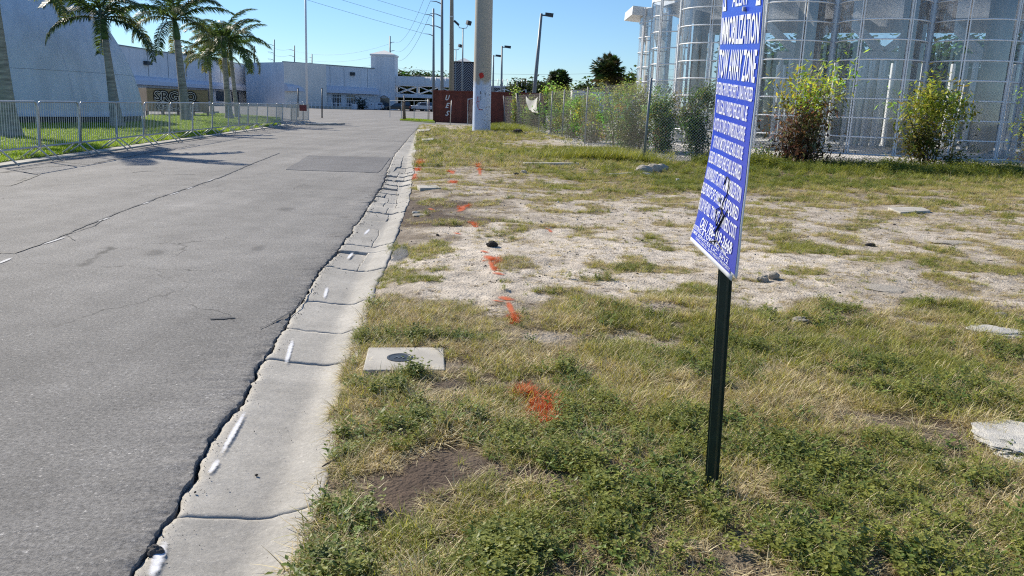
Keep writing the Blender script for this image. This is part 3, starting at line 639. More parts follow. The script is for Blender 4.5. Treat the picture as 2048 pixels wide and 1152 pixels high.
def grow(n, y0, y1, xl, xr, sc0, clump=1.2):
    x, y = sample_region(n, y0, y1, xl, xr); u = x * RN.x + y * RN.y; v = x * RD.x + y * RD.y
    ok = (u > right_edge(v) - .015 - .03 * (fbm(v * 4, v * 0, 2, 3) > .55)) & ~beyond_fence(x, y) & (v < 57)
    inb = (u > mb_u0 - .01) & (u < mb_u1 + .01) & (v > mb_v0 - .07 * (u < -.15) + .0) & (v < mb_v1 + .01)
    ok &= ~inb & ~near_holes(x, y)
    x, y = x[ok], y[ok]; c = cover(x, y)
    pn = fbm(x * 3.1, y * 3.1, 4, 66); pn2 = fbm(x * 1.3, y * 1.3, 3, 67)
    gap = np.clip((.53 - fbm(x * 4.3, y * 4.3, 4, 71)) * 9, 0, 1) * .85
    dens = np.clip(patch(x, y, c[:, 2]) + .04 * c[:, 2], 0, 1) * (1 - gap * .75 * np.clip(c[:, 2] * 1.6 - .4, 0, 1))
    k = rng.random(len(x)) < dens; x, y, c, pn2 = x[k], y[k], c[k], pn2[k]; n = len(x)
    r = rng.random(n); g = np.clip(c[:, 3] - .2 + (pn2 - .5) * 2.0, 0, 1); wv = np.clip(c[:, 4] - .08 + (fbm(x * 3.3, y * 3.3, 4, 88) - .5) * 2.6, 0, 1)
    ix = np.where(r < (1 - g) * .75, rng.integers(0, 3, n), np.where(r < (1 - g) * .75 + .42 * (1 - g * .3), rng.integers(3, 6, n), rng.integers(6, 9, n)))
    r2 = rng.random(n); ix = np.where(r2 < wv * .5, np.where(rng.random(n) < .6, rng.integers(9, 12, n), rng.integers(12, 14, n)), ix)
    ix = np.where((rng.random(n) < .12 + .25 * c[:, 1] * (1 - g)), rng.integers(14, 16, n), ix)
    om = in_marks(x, y); ix = np.where(om & (rng.random(n) < .85), rng.integers(16, 18, n), ix)
    low = c[:, 2] < .55
    s = sc0 * .82 * rng.uniform(.5, 1.5, n) * np.where(low, .72, 1.) * (.75 + .5 * fbm(x * 1.9, y * 1.9, 2, 90))
    P_.append(np.stack([x, y, ground_z(x, y) - .003], 1)); Rr_.append(np.stack([rng.uniform(-.15, .15, n), rng.uniform(-.15, .15, n), rng.uniform(0, 6.28, n)], 1))
    zs = s * .78
    Sc_.append(np.stack([s, s, zs], 1)); Ix_.append(ix)
def straw(n, y0, y1, xl, xr, sc0):
    x, y = sample_region(n, y0, y1, xl, xr); u = x * RN.x + y * RN.y; v = x * RD.x + y * RD.y
    ok = (u > right_edge(v) + .01) & ~beyond_fence(x, y) & ~((u > mb_u0 - .01) & (u < mb_u1 + .01) & (v > mb_v0 - .02) & (v < mb_v1 + .01)); x, y = x[ok], y[ok]
    c = cover(x, y); k = rng.random(len(x)) < np.clip(.15 + (fbm(x * 1.6, y * 2.6, 4, 140) - .42) * 4, .03, 1) * np.clip(1.1 - c[:, 1] * .8 - np.clip(c[:, 0] * 1.3 - .3, 0, .65), .06, 1); x, y = x[k], y[k]; n = len(x)
    s = sc0 * rng.uniform(.4, 1.1, n)
    P_.append(np.stack([x, y, ground_z(x, y) - .002], 1)); Rr_.append(np.stack([x * 0, x * 0, rng.uniform(0, 6.28, n)], 1)); Sc_.append(np.stack([s, s, s * .6], 1)); Ix_.append(np.where(rng.random(n) < .45, rng.integers(0, 3, n), rng.integers(14, 16, n)))
grow(34000, 1.6, 4.0, -.35, .85, .92)
straw(9000, 1.6, 4.5, -.3, .85, .9)
grow(60000, 4.0, 8.5, -.25, .8, .92)
grow(90000, 8.5, 18, -.2, .75, 1.05)
straw(24000, 4.5, 12, -.25, .8, .75)
straw(36000, 12, 24, -.2, .75, 1.1)
grow(34000, 18, 30, -.2, .72, 1.9)
grow(24000, 30, 60, -.2, .4, 2.6)
scatter('verge_grass', kinds, np.concatenate(P_), np.concatenate(Rr_), np.concatenate(Sc_), np.concatenate(Ix_), 'dry and green grass with weeds growing over the sandy verge')
# fence foot weeds (lush band)
def band(name, kinds_, n, a, b, wdt, sc, label, zf=None):
    t = rng.random(n); w = rng.normal(0, wdt, n); a = Vector(a); b = Vector(b); d = (b - a).normalized(); nr = Vector((d.y, -d.x))
    x = a.x + (b.x - a.x) * t + nr.x * w; y = a.y + (b.y - a.y) * t + nr.y * w
    z = ground_z(x, y) if zf is None else np.full(n, zf)
    s = sc * rng.uniform(.6, 1.3, n) * (.5 + fbm(x * .9, y * .9, 3, 7))
    return scatter(name, kinds_, np.stack([x, y, z], 1), np.stack([rng.uniform(-.2, .2, n), rng.uniform(-.2, .2, n), rng.uniform(0, 6.28, n)], 1), np.stack([s, s, s], 1), rng.integers(0, len(kinds_), n), label)
band('fence_weeds', kinds[9:14] + kinds[6:8], 9000, (5, 21.3), (21, 21.5), .6, 2.3, 'dark green weeds growing along the foot of the near fence')
band('tall_grass', kinds[6:9] + kinds[3:5], 3000, tuple(Wd(5.6, 25.5))[:2], tuple(Wd(4.8, 21.5))[:2], .7, 2.6, 'tall bright green grass beside the fence corner')
band('tall_weeds', kinds[6:9], 2500, tuple(Wd(4.4, 47))[:2], tuple(Wd(6.2, 58))[:2], .8, 3.2, 'bright green grass around the base of the wide column')
# lawn grass
lk = [tuft('lawn_tuft', 26, .11, .011, .09, 1.0, L_lawn, 80 + s, .1) for s in range(3)]
n = 60000; vv = 3 + 75 * rng.random(n) ** 1.0; uu = -8.42 - (1 + vv * .4) * rng.random(n) ** 1.1 * 1.6
x = uu * RN.x + vv * RD.x; y = uu * RN.y + vv * RD.y
poly = [(p.x, p.y) for p in lp]; ins = np.zeros(n, bool)
for i in range(len(poly)):
    x0, y0 = poly[i]; x1, y1 = poly[i - 1]; c = ((y0 > y) != (y1 > y)) & (x < (x1 - x0) * (y - y0) / (y1 - y0 + 1e-9) + x0); ins ^= c
ins &= rng.random(n) < .35 + 1.0 * fbm(x * .4, y * .4, 4, 3)
x, y = x[ins], y[ins]; n = len(x); s = rng.uniform(.6, 1.1, n)
scatter('lawn_grass', lk, np.stack([x, y, np.full(n, .045)], 1), np.stack([x * 0, x * 0, rng.uniform(0, 6.28, n)], 1), np.stack([s * 1.3, s * 1.3, s], 1), rng.integers(0, 3, n), 'bright green mown lawn grass behind the barricades')
n = 900; a = G(805, 240.5); b = G(868, 244); t = rng.random(n); x = a.x + (b.x - a.x) * t; y = a.y + (b.y - a.y) * t + rng.uniform(-1.5, 2.5, n)
scatter('strip_grass', lk, np.stack([x, y, np.full(n, .05)], 1), np.stack([x * 0, x * 0, rng.uniform(0, 6.28, n)], 1), np.full((n, 3), 1.3), rng.integers(0, 3, n), 'bright grass strip beside the red container')
# ------------------------------------------------------------------ stones
def rockmesh(name, seed, m, sub=2, rough=.3, flat=1.):
    bm = bmesh.new(); bmesh.ops.create_icosphere(bm, subdivisions=sub, radius=1); r = random.Random(seed); off = r.uniform(0, 50)
    for v in bm.verts:
        c = v.co; k = 1 + rough * 2 * (float(fbm(c.x * 1.4 + off, c.y * 1.4 + c.z * 1.7 + off, 3, seed)) - .5)
        v.co = Vector((c.x * k, c.y * k, c.z * k * flat))
    me = bpy.data.meshes.new(name); bm.to_mesh(me); bm.free(); me.materials.append(m); return me
peb = [rockmesh('pebble', i, M['rock'] if i else M['rock_dark'], 1, .5, .6) for i in range(4)] + [rockmesh('pebble', 9, M['rock_white'], 1, .5, .6)]
xs, ys = [], []
for n, y0, y1 in ((9000, 1.8, 7), (14000, 7, 14), (9000, 14, 24)):
    a, b = sample_region(n, y0, y1, -.3, .75); xs.append(a); ys.append(b)
x = np.concatenate(xs); y = np.concatenate(ys); u = x * RN.x + y * RN.y; v = x * RD.x + y * RD.y; c = cover(x, y)
k = (u > right_edge(v) + .02) & (rng.random(len(x)) < np.clip(c[:, 0] * .9 + c[:, 1] * .3 + (fbm(x * 2, y * 2, 3, 15) - .5), .02, 1)) & ~((u > mb_u0) & (u < mb_u1) & (v > mb_v0) & (v < mb_v1))
x, y = x[k], y[k]; n = len(x); s = .0032 * np.exp(rng.normal(0, .5, n)) * np.clip(y / 6, .8, 1.8)
scatter('gravel', peb, np.stack([x, y, ground_z(x, y)], 1), rng.uniform(0, 6.28, (n, 3)) * [.1, .1, 1], np.stack([s, s, s], 1), rng.integers(0, 5, n), 'small stones and grit lying over the bare sandy ground')
n = 16000; t = rng.random(n); vv = 22 + 36 * t ** 1.2; uu = 5.6 + 5 * rng.random(n) ** .8
x = uu * RN.x + vv * RD.x; y = uu * RN.y + vv * RD.y
x2 = rng.uniform(4.5, 24, n // 2); y2 = rng.uniform(23, 28, n // 2); x = np.concatenate([x, x2]); y = np.concatenate([y, y2]); n = len(x); s = rng.uniform(.012, .035, n)
scatter('gravel_bed_stones', peb, np.stack([x, y, ground_z(x, y) + .005], 1), rng.uniform(0, 6.28, (n, 3)), np.stack([s, s, s], 1), rng.choice([1, 2, 4, 4, 4, 4], n), 'pale gravel spread along and behind the chain-link fence')
# grit along the gutter
n = 1800; v = 1.5 + 20 * rng.random(n) ** 1.5; f = np.clip(rng.normal(.04, .05, n), .0, 1); f = np.where(rng.random(n) < .25, rng.random(n), f)
uu = left_edge(v) + .02 + (right_edge(v) - left_edge(v)) * f; s = .0017 * np.exp(rng.normal(0, .45, n)) * np.clip(v / 5, .8, 2.5)
scatter('gutter_grit', [rockmesh('grit', 3, M['asphalt_dark'], 1, .5, .7), peb[1]], uvw(uu, v, gprof(f) + .004), rng.uniform(0, 6.28, (n, 3)), np.stack([s, s, s], 1), rng.integers(0, 2, n), 'crumbs of asphalt and grit lying in the gutter')
def stone(px, py, w, h, label, m='rock', seed=1, d=None, sub=3, rough=.3, name='rock', rz=0, sink=.25, cat='rock', group=None):
    g = G(px, py); z = gz(g.x, g.y)
    o = link(name, rockmesh(name, seed, M[m], sub, rough)); o.location = (g.x, g.y, z + h * (.5 - sink)); o.scale = (w / 2, (d or w * .8) / 2, h / 2); o.rotation_euler = (0, 0, rz)
    return tag(o, label, cat, group)
stone(983, 500, .105, .075, 'dark lumpy rock standing alone on the pale sand above the orange marks', 'rock_dark', 3, rough=.45)
stone(875, 477, .04, .022, 'small dark pebble on sand right of the short orange dab', 'rock_dark', 4)
stone(1047, 350, .14, .11, 'small pale pointed stone at the edge of the grass', 'rock', 5, rough=.5)
stone(1033, 354, .11, .07, 'small brown stone left of the pale pointed stone', 'rock_dark', 6)
stone(1035, 268, .55, .36, 'brown boulder at the foot of the fence near the white banner', 'rock_dark', 7, rough=.4)
stone(1016, 272, .22, .12, 'white stone left of the brown boulder by the fence', 'rock_white', 8)
stone(1101, 270, .22, .14, 'pale round stone right of the brown boulder by the fence', 'rock_white', 9)
stone(1288, 349, .42, .24, 'left rounded grey rock of the pile below the fence post', 'rock', 10, rough=.25, d=.3)
stone(1306, 346, .40, .28, 'tallest middle rock of the pile below the fence post', 'rock', 11, rough=.25, d=.3)
stone(1322, 342, .32, .2, 'right pale rock of the pile below the fence post', 'rock', 12, d=.25)
stone(1291, 355, .24, .1, 'flat white rock lying in front of the rock pile', 'rock_white', 13)
stone(1355, 365, .12, .09, 'small white stone in the grass right of the rock pile', 'rock_white', 14)
stone(1526, 567, .10, .085, 'pointed grey rock on sand right of the sign post', 'rock', 15, rough=.5)
stone(1547, 562, .10, .075, 'rounded grey rock next to the pointed rock right of the sign post', 'rock', 16)
stone(1598, 653, .13, .06, 'grey speckled broken concrete lump in grass right of the post', 'rock', 17, rough=.5)
stone(1740, 494, .12, .05, 'small dark flat stone on the bare ground at right', 'rock_dark', 18)
stone(1770, 585, .3, .03, 'low grey gravelly lump on the bare ground at right', 'rock', 19, rough=.5, d=.3)
stone(2062, 912, .46, .07, 'large flat white rough rock at the right edge in the weeds', 'rock_white', 20, rough=.75, d=.42, sub=4)
stone(1990, 674, .34, .045, 'flat white stone slab lying in dry grass at right', 'rock_white', 21, d=.30, sub=4, rough=.5)
stone(1905, 488, .5, .05, 'long pale flat stone on the sand at far right', 'rock', 22, d=.3, rough=.2)
stone(2000, 636, .09, .04, 'tan stone above the flat white slab', 'rock', 23)
stone(1110, 660, .03, .02, 'small bluish crumpled litter scrap in the grass', 'rock_white', 24, name='litter', cat='litter')
stone(1460, 677, .045, .02, 'white scrap of litter right beside the sign post', 'rock_white', 25, name='litter', cat='litter')
stone(312, 1096, .055, .045, 'dark asphalt chunk on the gutter edge beside white paint', 'asphalt_dark', 26, name='asphalt_chunk', cat='asphalt chunk', rough=.5, sink=.5)
stone(512, 933, .014, .008, 'dark leaf crumb on the gutter slab', 'rock_dark', 27, name='debris', cat='debris', sink=3.5)
stone(832, 430, .1, .06, 'white rubble piece on the dark soil beside the gutter', 'rock_white', 28, rough=.5)
stone(840, 434, .2, .04, 'flat pale rubble piece beside the dark soil patch', 'rock', 29)
stone(853, 273, .2, .1, 'dark clod in the far grass left of the column', 'rock_dark', 31)
# long pale objects in the grass
def lump(px0, py0, px1, py1, w, h, name, label, cat, m='slab'):
    a = G(px0, py0); b = G(px1, py1); z = gz(a.x, a.y)
    mb = MB(); mb.bar(a + Vector((0, 0, z + h / 2)), b + Vector((0, 0, gz(b.x, b.y) + h / 2)), w, h)
    o = mb.build(name, M[m], bev=.01); return tag(o, label, cat)
lump(1047, 330, 1156, 332, .22, .05, 'concrete_strip', 'long grey concrete strip lying flat in the green grass', 'concrete strip')
lump(1215, 353, 1262, 352, .1, .05, 'timber_offcut', 'short pale timber offcut in the grass left of the rock pile', 'timber')
def plate(pxs, h, name, label, cat, m='slab'):
    c = sum((G(*p) for p in pxs), Vector()) / len(pxs); z = gz(c.x, c.y)
    mb = MB(); mb.prism([tuple(G(*p))[:2] for p in pxs], z - .05, z + h); return tag(mb.build(name, M[m], bev=.006), label, cat)
plate([(834, 378), (872, 377), (882, 383), (840, 384)], .03, 'cover_plate', 'thin flat concrete plate in the grass beside the broken gutter', 'cover')
plate([(835, 262), (862, 260), (858, 264), (838, 266)], .05, 'concrete_block', 'far pale concrete block beside the gutter end', 'concrete block')
plate([(843, 281), (868, 279), (866, 283), (845, 284)], .06, 'concrete_block', 'nearer pale concrete block in grass beside the far gutter', 'concrete block')
plate([(1775, 421), (1840, 419), (1860, 427), (1800, 431)], .03, 'cover_plate', 'grey flat cover plate on dry ground behind the sign at right', 'cover')
plate([(1530, 297), (1600, 297), (1600, 302), (1530, 302)], .15, 'concrete_block', 'long concrete block on the gravel before the glass bays', 'concrete block')
# dry sticks
for i, (a, b, lab) in enumerate([((1527, 582), (1570, 587), 'thin brown stick on ground right of the sign post'), ((1960, 527), (2010, 521), 'curved dry twig on sand at far right'), ((645, 940), (707, 908), 'dark twig sticking out of the grass over the gutter'), ((1320, 490), (1395, 493), 'thin twig lying on pale sand left of the sign'), ((1255, 392), (1282, 391), 'short dark stick on sand below the grass edge')]):
    p, q = G(*a), G(*b); mb = MB(); mid = p.lerp(q, .5) + Vector((0, 0, .02)); mb.tube([p + Vector((0, 0, .015)), mid, q + Vector((0, 0, .02))], [.003, .004, .002] if i != 0 else .006, 5)
    tag(mb.build('twig', M['bark_dark']), lab, 'twig')
# ------------------------------------------------------------------ paint marks
def decal(c, ru, rv, sk, zfun, m, name, label, cat, rot=0, off=.004, nx=14, ny=22, soft=1., group=None):
    s = np.linspace(-1.5, 1.5, nx); t = np.linspace(-1.5, 1.5, ny); S, T = np.meshgrid(s, t)
    du = S * ru; dv = T * rv; Uu = c[0] + du - sk * dv; Vv = c[1] + dv
    p = uvw(Uu.ravel(), Vv.ravel()); z = zfun(p[:, 0], p[:, 1], Uu.ravel(), Vv.ravel()) + off; p[:, 2] = z
    cov = np.clip(1.1 - soft * np.sqrt(S ** 2 + np.abs(T) ** 3), -1, .85)
    o = link(name, np_mesh(name, p, gridfaces(ny, nx), m, cov=cov)); return tag(o, label, cat, group)
zg = lambda x, y, u, v: ground_z(x, y)
OL = {0: 'upper orange spray dab on the near grass below the meter box level', 1: 'lower orange spray streak on the near grass', 2: 'top of the T-shaped orange spray mark', 3: 'stem of the T-shaped orange spray mark', 4: 'small orange dab below the dark lumpy rock', 5: 'upper wide part of the curved orange mark on sand', 6: 'narrow stem of the curved orange mark on sand', 7: 'foot of the curved orange mark on sand', 8: 'orange dab at the lower right edge of the dark soil', 9: 'orange dab left of the lumpy rock on the sand', 10: 'lone orange dab in the middle of the sandy ground', 11: 'faded orange mark across the dark soil patch', 12: 'tiny red-orange dab over the white rubble', 13: 'upper of two orange dabs in far dry grass', 14: 'lower of two orange dabs in far dry grass', 15: 'lower orange streak beside the broken gutter', 16: 'upper orange streak beside the broken gutter', 17: 'faint orange streak in far grass', 18: 'middle orange streak beside the broken gutter', 19: 'left arm of the T-shaped orange spray mark'}
for i, (c, ru, rv, sk) in enumerate(mk):
    decal(c, ru, rv, sk, zg, M['orange_spray'], 'orange_paint_mark', OL[i], 'paint mark', off=.006, group='orange spray marks on the verge')
def zgut(x, y, u, v):
    le = left_edge(v) + .012; re = right_edge(v); return gprof(np.clip((u - le) / (re - le), 0, 1))
WM = [((300, 1152), (330, 1078), .016, 'white spray dash beside the asphalt chunk at the bottom'), ((440, 905), (492, 815), .011, 'long white spray dash on the near gutter slab'), ((418, 942), (437, 912), .011, 'short white dash just below the long gutter dash'), ((571, 722), (586, 672), .013, 'white spray dash crossing the cracked gutter joint'), ((648, 592), (655, 568), .013, 'white spray dash on the middle gutter slab'), ((694, 514), (706, 500), .014, 'white dash on the gutter before the broken stretch'), ((728, 466), (740, 452), .016, 'white dash on the first broken gutter slab')]
for (a, b, w, lab) in WM:
    ua, ub = GUV(*a), GUV(*b); c = ((ua[0] + ub[0]) / 2, (ua[1] + ub[1]) / 2); rv = abs(ub[1] - ua[1]) / 2; sk = -(ub[0] - ua[0]) / (ub[1] - ua[1])
    decal(c, w * 1.5, rv * 1.15, sk, zgut, M['white_spray'], 'white_paint_dash', lab, 'paint mark', off=.0065, soft=.95, group='white spray dashes on the gutter')
zr = lambda x, y, u, v: u * 0 + .002
for i, (a, b) in enumerate([((88, 489), (130, 475)), ((198, 443), (218, 436)), ((280, 410), (300, 404)), ((338, 391), (360, 384)), ((373, 379), (387, 374)), ((412, 365), (430, 357)), ((0, 527), (20, 518))]):
    ua, ub = GUV(*a), GUV(*b); c = ((ua[0] + ub[0]) / 2, (ua[1] + ub[1]) / 2); rv = abs(ub[1] - ua[1]) / 2 + .1; sk = -(ub[0] - ua[0]) / (ub[1] - ua[1])
    decal(c, .035, rv, sk, zr, M['worn_paint'], 'lane_dash', 'worn white dash along the road seam, %s from the right' % ORD[[6, 4, 3, 2, 1, 0, 5][i] if i < 6 else 6] if i < 6 else 'worn white dash along the road seam at the left edge', 'road marking', off=.003, soft=1.05, group='worn dashes along the road seam')
for i, (px, py, ru, rv) in enumerate([(515, 497, .10, .2), (310, 505, .14, .25), (570, 418, .2, .25)]):
    c = (GUV(px, py)); o = decal(c, ru, rv, .05, zr if px < 560 and px != 570 or py < 430 and px == 570 else zgut, M['stain'], 'oil_stain', None, None, off=.004 if px < 560 or py < 430 else .007, soft=1.0)
    o.parent = bpy.data.objects['road'] if px not in (690, 480) else gut
# ------------------------------------------------------------------ meter box
t = thing('meter_box', 'pale square concrete utility cover with round black lid in the verge', 'utility cover')
m = MB(); z = .034; m.prism([tuple(Wd(*p))[:2] for p in ((mb_u0, mb_v0), (mb_u1, mb_v0), (mb_u1, mb_v1), (mb_u0, mb_v1))], -.1, z); m.build('cover_slab', M['slab'], t, bev=.006)
cx = GUV(800, 727); cc = Wd(*cx); cc.z = z
m = MB(); m.lathe([(.072, z - .01), (.072, z + .003), (.06, z + .0035), (.058, z + .002), (.02, z + .003), (.0, z + .003)], 32, cc.x, cc.y); lid = m.build('lid', M['dark_metal'], t)
m = MB()
for k in range(5):
    a = Vector((cc.x - .03 + k * .012, cc.y - .02 + (k % 2) * .02, z + .005)); m.bar(a, a + Vector((.014, .014 * (-1) ** k, 0)), .004, .003)
m.build('raised_mark', M['grey_metal'], lid)
# ------------------------------------------------------------------ SIGN
t = thing('tow_away_sign', 'blue tow away zone sign with curled corner on a dark green post in the grass', 'sign')
base = G(1420, 1000); base.z = -.05
topp = P(1474, -40, base.y + .0)
mid_ = P(1449, 550, base.y)
axis = (mid_ - base).normalized(); top3 = base + axis * 2.25
a0 = R(-30); ex = Vector((math.cos(a0), math.sin(a0), 0)); ey = Vector((-ex.y, ex.x, 0))
prof = [(-.038, .0), (-.026, .0), (-.016, .026), (.016, .026), (.026, .0), (.038, .0), (.038, .004), (.0285, .004), (.0185, .03), (-.0185, .03), (-.0285, .004), (-.038, .004)]
m = MB(); vs = []
for k in range(2):
    o = base if k == 0 else top3
    vs += [o + ex * p[0] * .66 - ey * (p[1] - .015) * .8 for p in prof]
n = len(prof); m.add(vs, [(i, (i + 1) % n, (i + 1) % n + n, i + n) for i in range(n)] + [tuple(range(n, 2 * n))]); m.build('post', M['green_post'], t)
rows = [((1449, -30), (1535, -52)), ((1444.5, 26.5), (1529.5, 12)), ((1440.5, 92), (1524, 90.5)), ((1435, 158), (1516, 170)), ((1432, 191), (1512, 209)), ((1429.5, 228), (1506.5, 251)), ((1426, 262), (1502, 292)), ((1421.5, 295), (1498, 330)), ((1416, 326), (1494, 372)), ((1410, 359), (1488.5, 415)), ((1404, 389), (1484, 452)), ((1399, 424), (1481, 491)), ((1392, 458), (1477, 530)), ((1386, 486), (1472, 571))]
YL, YR = base.y + .07, base.y - .40
rt = np.arange(len(rows))
def S3(s, r, off=0.):
    """sign surface: s 0..1 across, r row coordinate"""
    lx = np.interp(r, rt, [a[0][0] for a in rows]); ly = np.interp(r, rt, [a[0][1] for a in rows]); rx = np.interp(r, rt, [a[1][0] for a in rows]); ry = np.interp(r, rt, [a[1][1] for a in rows])
    A = P(lx, ly, YL); B = P(rx, ry, YR); p = A.lerp(B, s)
    c = np.clip((r - 6) / 7, 0, 1) ** 1.5; b = math.sin(math.pi * min(s, 1) ** .8)
    # the sheet bellies: lift and push its lower left out of plane
    nrm = (B - A).cross(Vector((0, 0, 1))).normalized()
    p = p + nrm * (.05 * c * b) + Vector((0, 0, 1)) * (.045 * c * b)
    return p + nrm * off
m = MB(); ns, nr = 20, 78; fade = []
def inset_s(s, r):  # rounded corners at the bottom
    return s
vs = []
for j in range(nr + 1):
    r = 13 * j / nr
    for i in range(ns + 1):
        s = i / ns
        vs.append(S3(s, r))
fs = [(j * (ns + 1) + i, j * (ns + 1) + i + 1, (j + 1) * (ns + 1) + i + 1, (j + 1) * (ns + 1) + i) for j in range(nr) for i in range(ns) if not (j >= nr - 2 and i in (0, ns - 1)) and not (j == nr - 1 and i in (1,))]
m.add(vs, fs); sb = m.build('sign_board', M['sign_white'], t, smooth=True); sb.modifiers.new('s', 'SOLIDIFY').thickness = -.0025; sb.modifiers['s'].offset = 0
# blue field 1.5 mm proud, with white border
m = MB(); vs = []; ns, nr = 20, 78; bs = .02
for j in range(nr + 1):
    r = .2 + (12.72 - .2) * j / nr
    for i in range(ns + 1):
        s = bs + (1 - 2 * bs) * i / ns; vs.append(S3(s, r, .003)); fade.append(min(1, max(0, (s * .6 + (r / 13) * .7 - .5) * 1.5)) * (0 if (r > 11 and s < .35) else 1))
fs = [(j * (ns + 1) + i, j * (ns + 1) + i + 1, (j + 1) * (ns + 1) + i + 1, (j + 1) * (ns + 1) + i) for j in range(nr) for i in range(ns) if not (j >= nr - 1 and i in (0, ns - 1))]
m.add(vs, fs); bf = m.build('blue_field', M['sign_blue'], sb, smooth=True); at = bf.data.attributes.new('fade', 'FLOAT', 'POINT'); at.data.foreach_set('value', fade)
def text_geo(txt, offset=0., shear=0., bounds=None):
    cu = bpy.data.curves.new('t', 'FONT'); cu.body = txt; cu.dimensions = '2D'; cu.fill_mode = 'BOTH' if False else 'FRONT'; cu.resolution_u = 2; cu.offset = offset; cu.shear = shear
    o = bpy.data.objects.new('t', cu); COL.objects.link(o); dg = bpy.context.evaluated_depsgraph_get(); me = bpy.data.meshes.new_from_object(o.evaluated_get(dg))
    bpy.data.objects.remove(o); bm = bmesh.new(); bm.from_mesh(me); bpy.data.meshes.remove(me); bmesh.ops.triangulate(bm, faces=bm.faces[:])
    for v in bm.verts: v.co.z = 0
    xs = [v.co.x for v in bm.verts]; ys = [v.co.y for v in bm.verts]; x0, x1, y0, y1 = min(xs), max(xs), 0., .73
    if bounds is not None:
        if not bounds: bounds += [x0, x1]
        x0, x1 = bounds[:2]
    for v in bm.verts: v.co = ((v.co.x - x0) / (x1 - x0), (v.co.y - y0) / (y1 - y0), 0)
    return bm
def sign_text(txt, s0, s1, r0, r1, offset=.0, cuts=5, name='lettering'):
    """r0 top row, r1 bottom row"""
    bm = text_geo(txt, offset)
    for k in range(1, cuts): bmesh.ops.bisect_plane(bm, geom=bm.verts[:] + bm.edges[:] + bm.faces[:], plane_co=(0, k / cuts, 0), plane_no=(0, 1, 0))
    for k in range(1, 10): bmesh.ops.bisect_plane(bm, geom=bm.verts[:] + bm.edges[:] + bm.faces[:], plane_co=(k / 10, 0, 0), plane_no=(1, 0, 0))
    for v in bm.verts: v.co = S3(s0 + (s1 - s0) * v.co.x, r1 + (r0 - r1) * v.co.y, .0055)
    me = bpy.data.meshes.new(name); bm.to_mesh(me); bm.free(); me.materials.append(M['sign_white']); return link(name, me, sb)
sign_text('ALERT', .30, .68, .25, .85, .01)
sign_text('IMMOBILIZATION', .05, .96, 1.12, 1.93, .02)
sign_text('TOW AWAY ZONE', .05, .955, 2.08, 2.93, .02)
for k, (tx, s0, s1) in enumerate([('ENTERING PRIVATE PROPERTY, UNAUTHORIZED', .05, .95), ('OR ILLEGALLY PARKED VEHICLES WILL BE', .09, .88), ('BOOTED OR TOWED AT OWNERS RISK & EXPENSE', .07, .88), ('$ FOR ANY MOTOR VEHICLE AND LIENS BE', .11, .88), ('RELEASED. UNATTENDED VEHICLE WILL BE CHARGED', .07, .9), ('UNKNOWN BOOT ACTIVITY & IMMOBILIZATION', .09, .95), ('RELEASED PROOF OF OWNER IS REQUIRED', .05, .95), ('24 HOURS / DAY WE WILL TOW AT OWNERS COST', .05, .95)]):
    sign_text(tx, s0, s1, 3.12 + k, 3.88 + k, .012, 3)
sign_text('CALL 786-419-2668', .38, .92, 11.1, 11.75, .015, 3)
sign_text('A R BOOTING & TOWING, INC.', .1, .9, 11.78, 12.08, .01, 2)
sign_text('CONSUMER SERVICES LIC. 5812', .1, .9, 12.14, 12.36, .005, 2)
sign_text('TOWING CODE SEC. 30-474 PRIVATE PROPERTY', .4, .93, 12.42, 12.6, .0, 2)
for s0 in (.05, .85):  # warning triangles
    m = MB(); w = .1
    m.add([S3(s0, .95, .0055), S3(s0 + w, .95, .0055), S3(s0 + w / 2, .18, .0055)], [(0, 1, 2)]); m.build('warning_triangle', M['sign_white'], sb)
    m = MB(); m.add([S3(s0 + w * .42, .8, .007), S3(s0 + w * .58, .8, .007), S3(s0 + w * .55, .5, .007), S3(s0 + w * .45, .5, .007)], [(0, 1, 2, 3)]); m.build('triangle_mark', M['sign_blue'], sb)
# black marker scribble
m = MB(); sc_ = [[(.62, 8.6), (.64, 8.1), (.70, 8.2), (.72, 8.9), (.68, 9.6), (.7, 10.3), (.66, 11.), (.6, 10.2), (.66, 9.9), (.74, 10.2), (.7, 10.8), (.66, 11.4)], [(.78, 9.7), (.74, 10.4), (.68, 11.3), (.7, 12.), (.62, 12.1), (.72, 11.7), (.8, 11.9)]]
for l in sc_:
    pts = [S3(a, b, .006) for a, b in l]; m.tube(pts, .002, 4)
m.build('marker_scribble', M['black'], sb)
for r in (1.0, 9.5):
    m = MB(); p = S3(.62, r, .004); q = S3(.62, r, .012); m.tube([p, q], .007, 8); m.build('bolt', M['galv'], t)
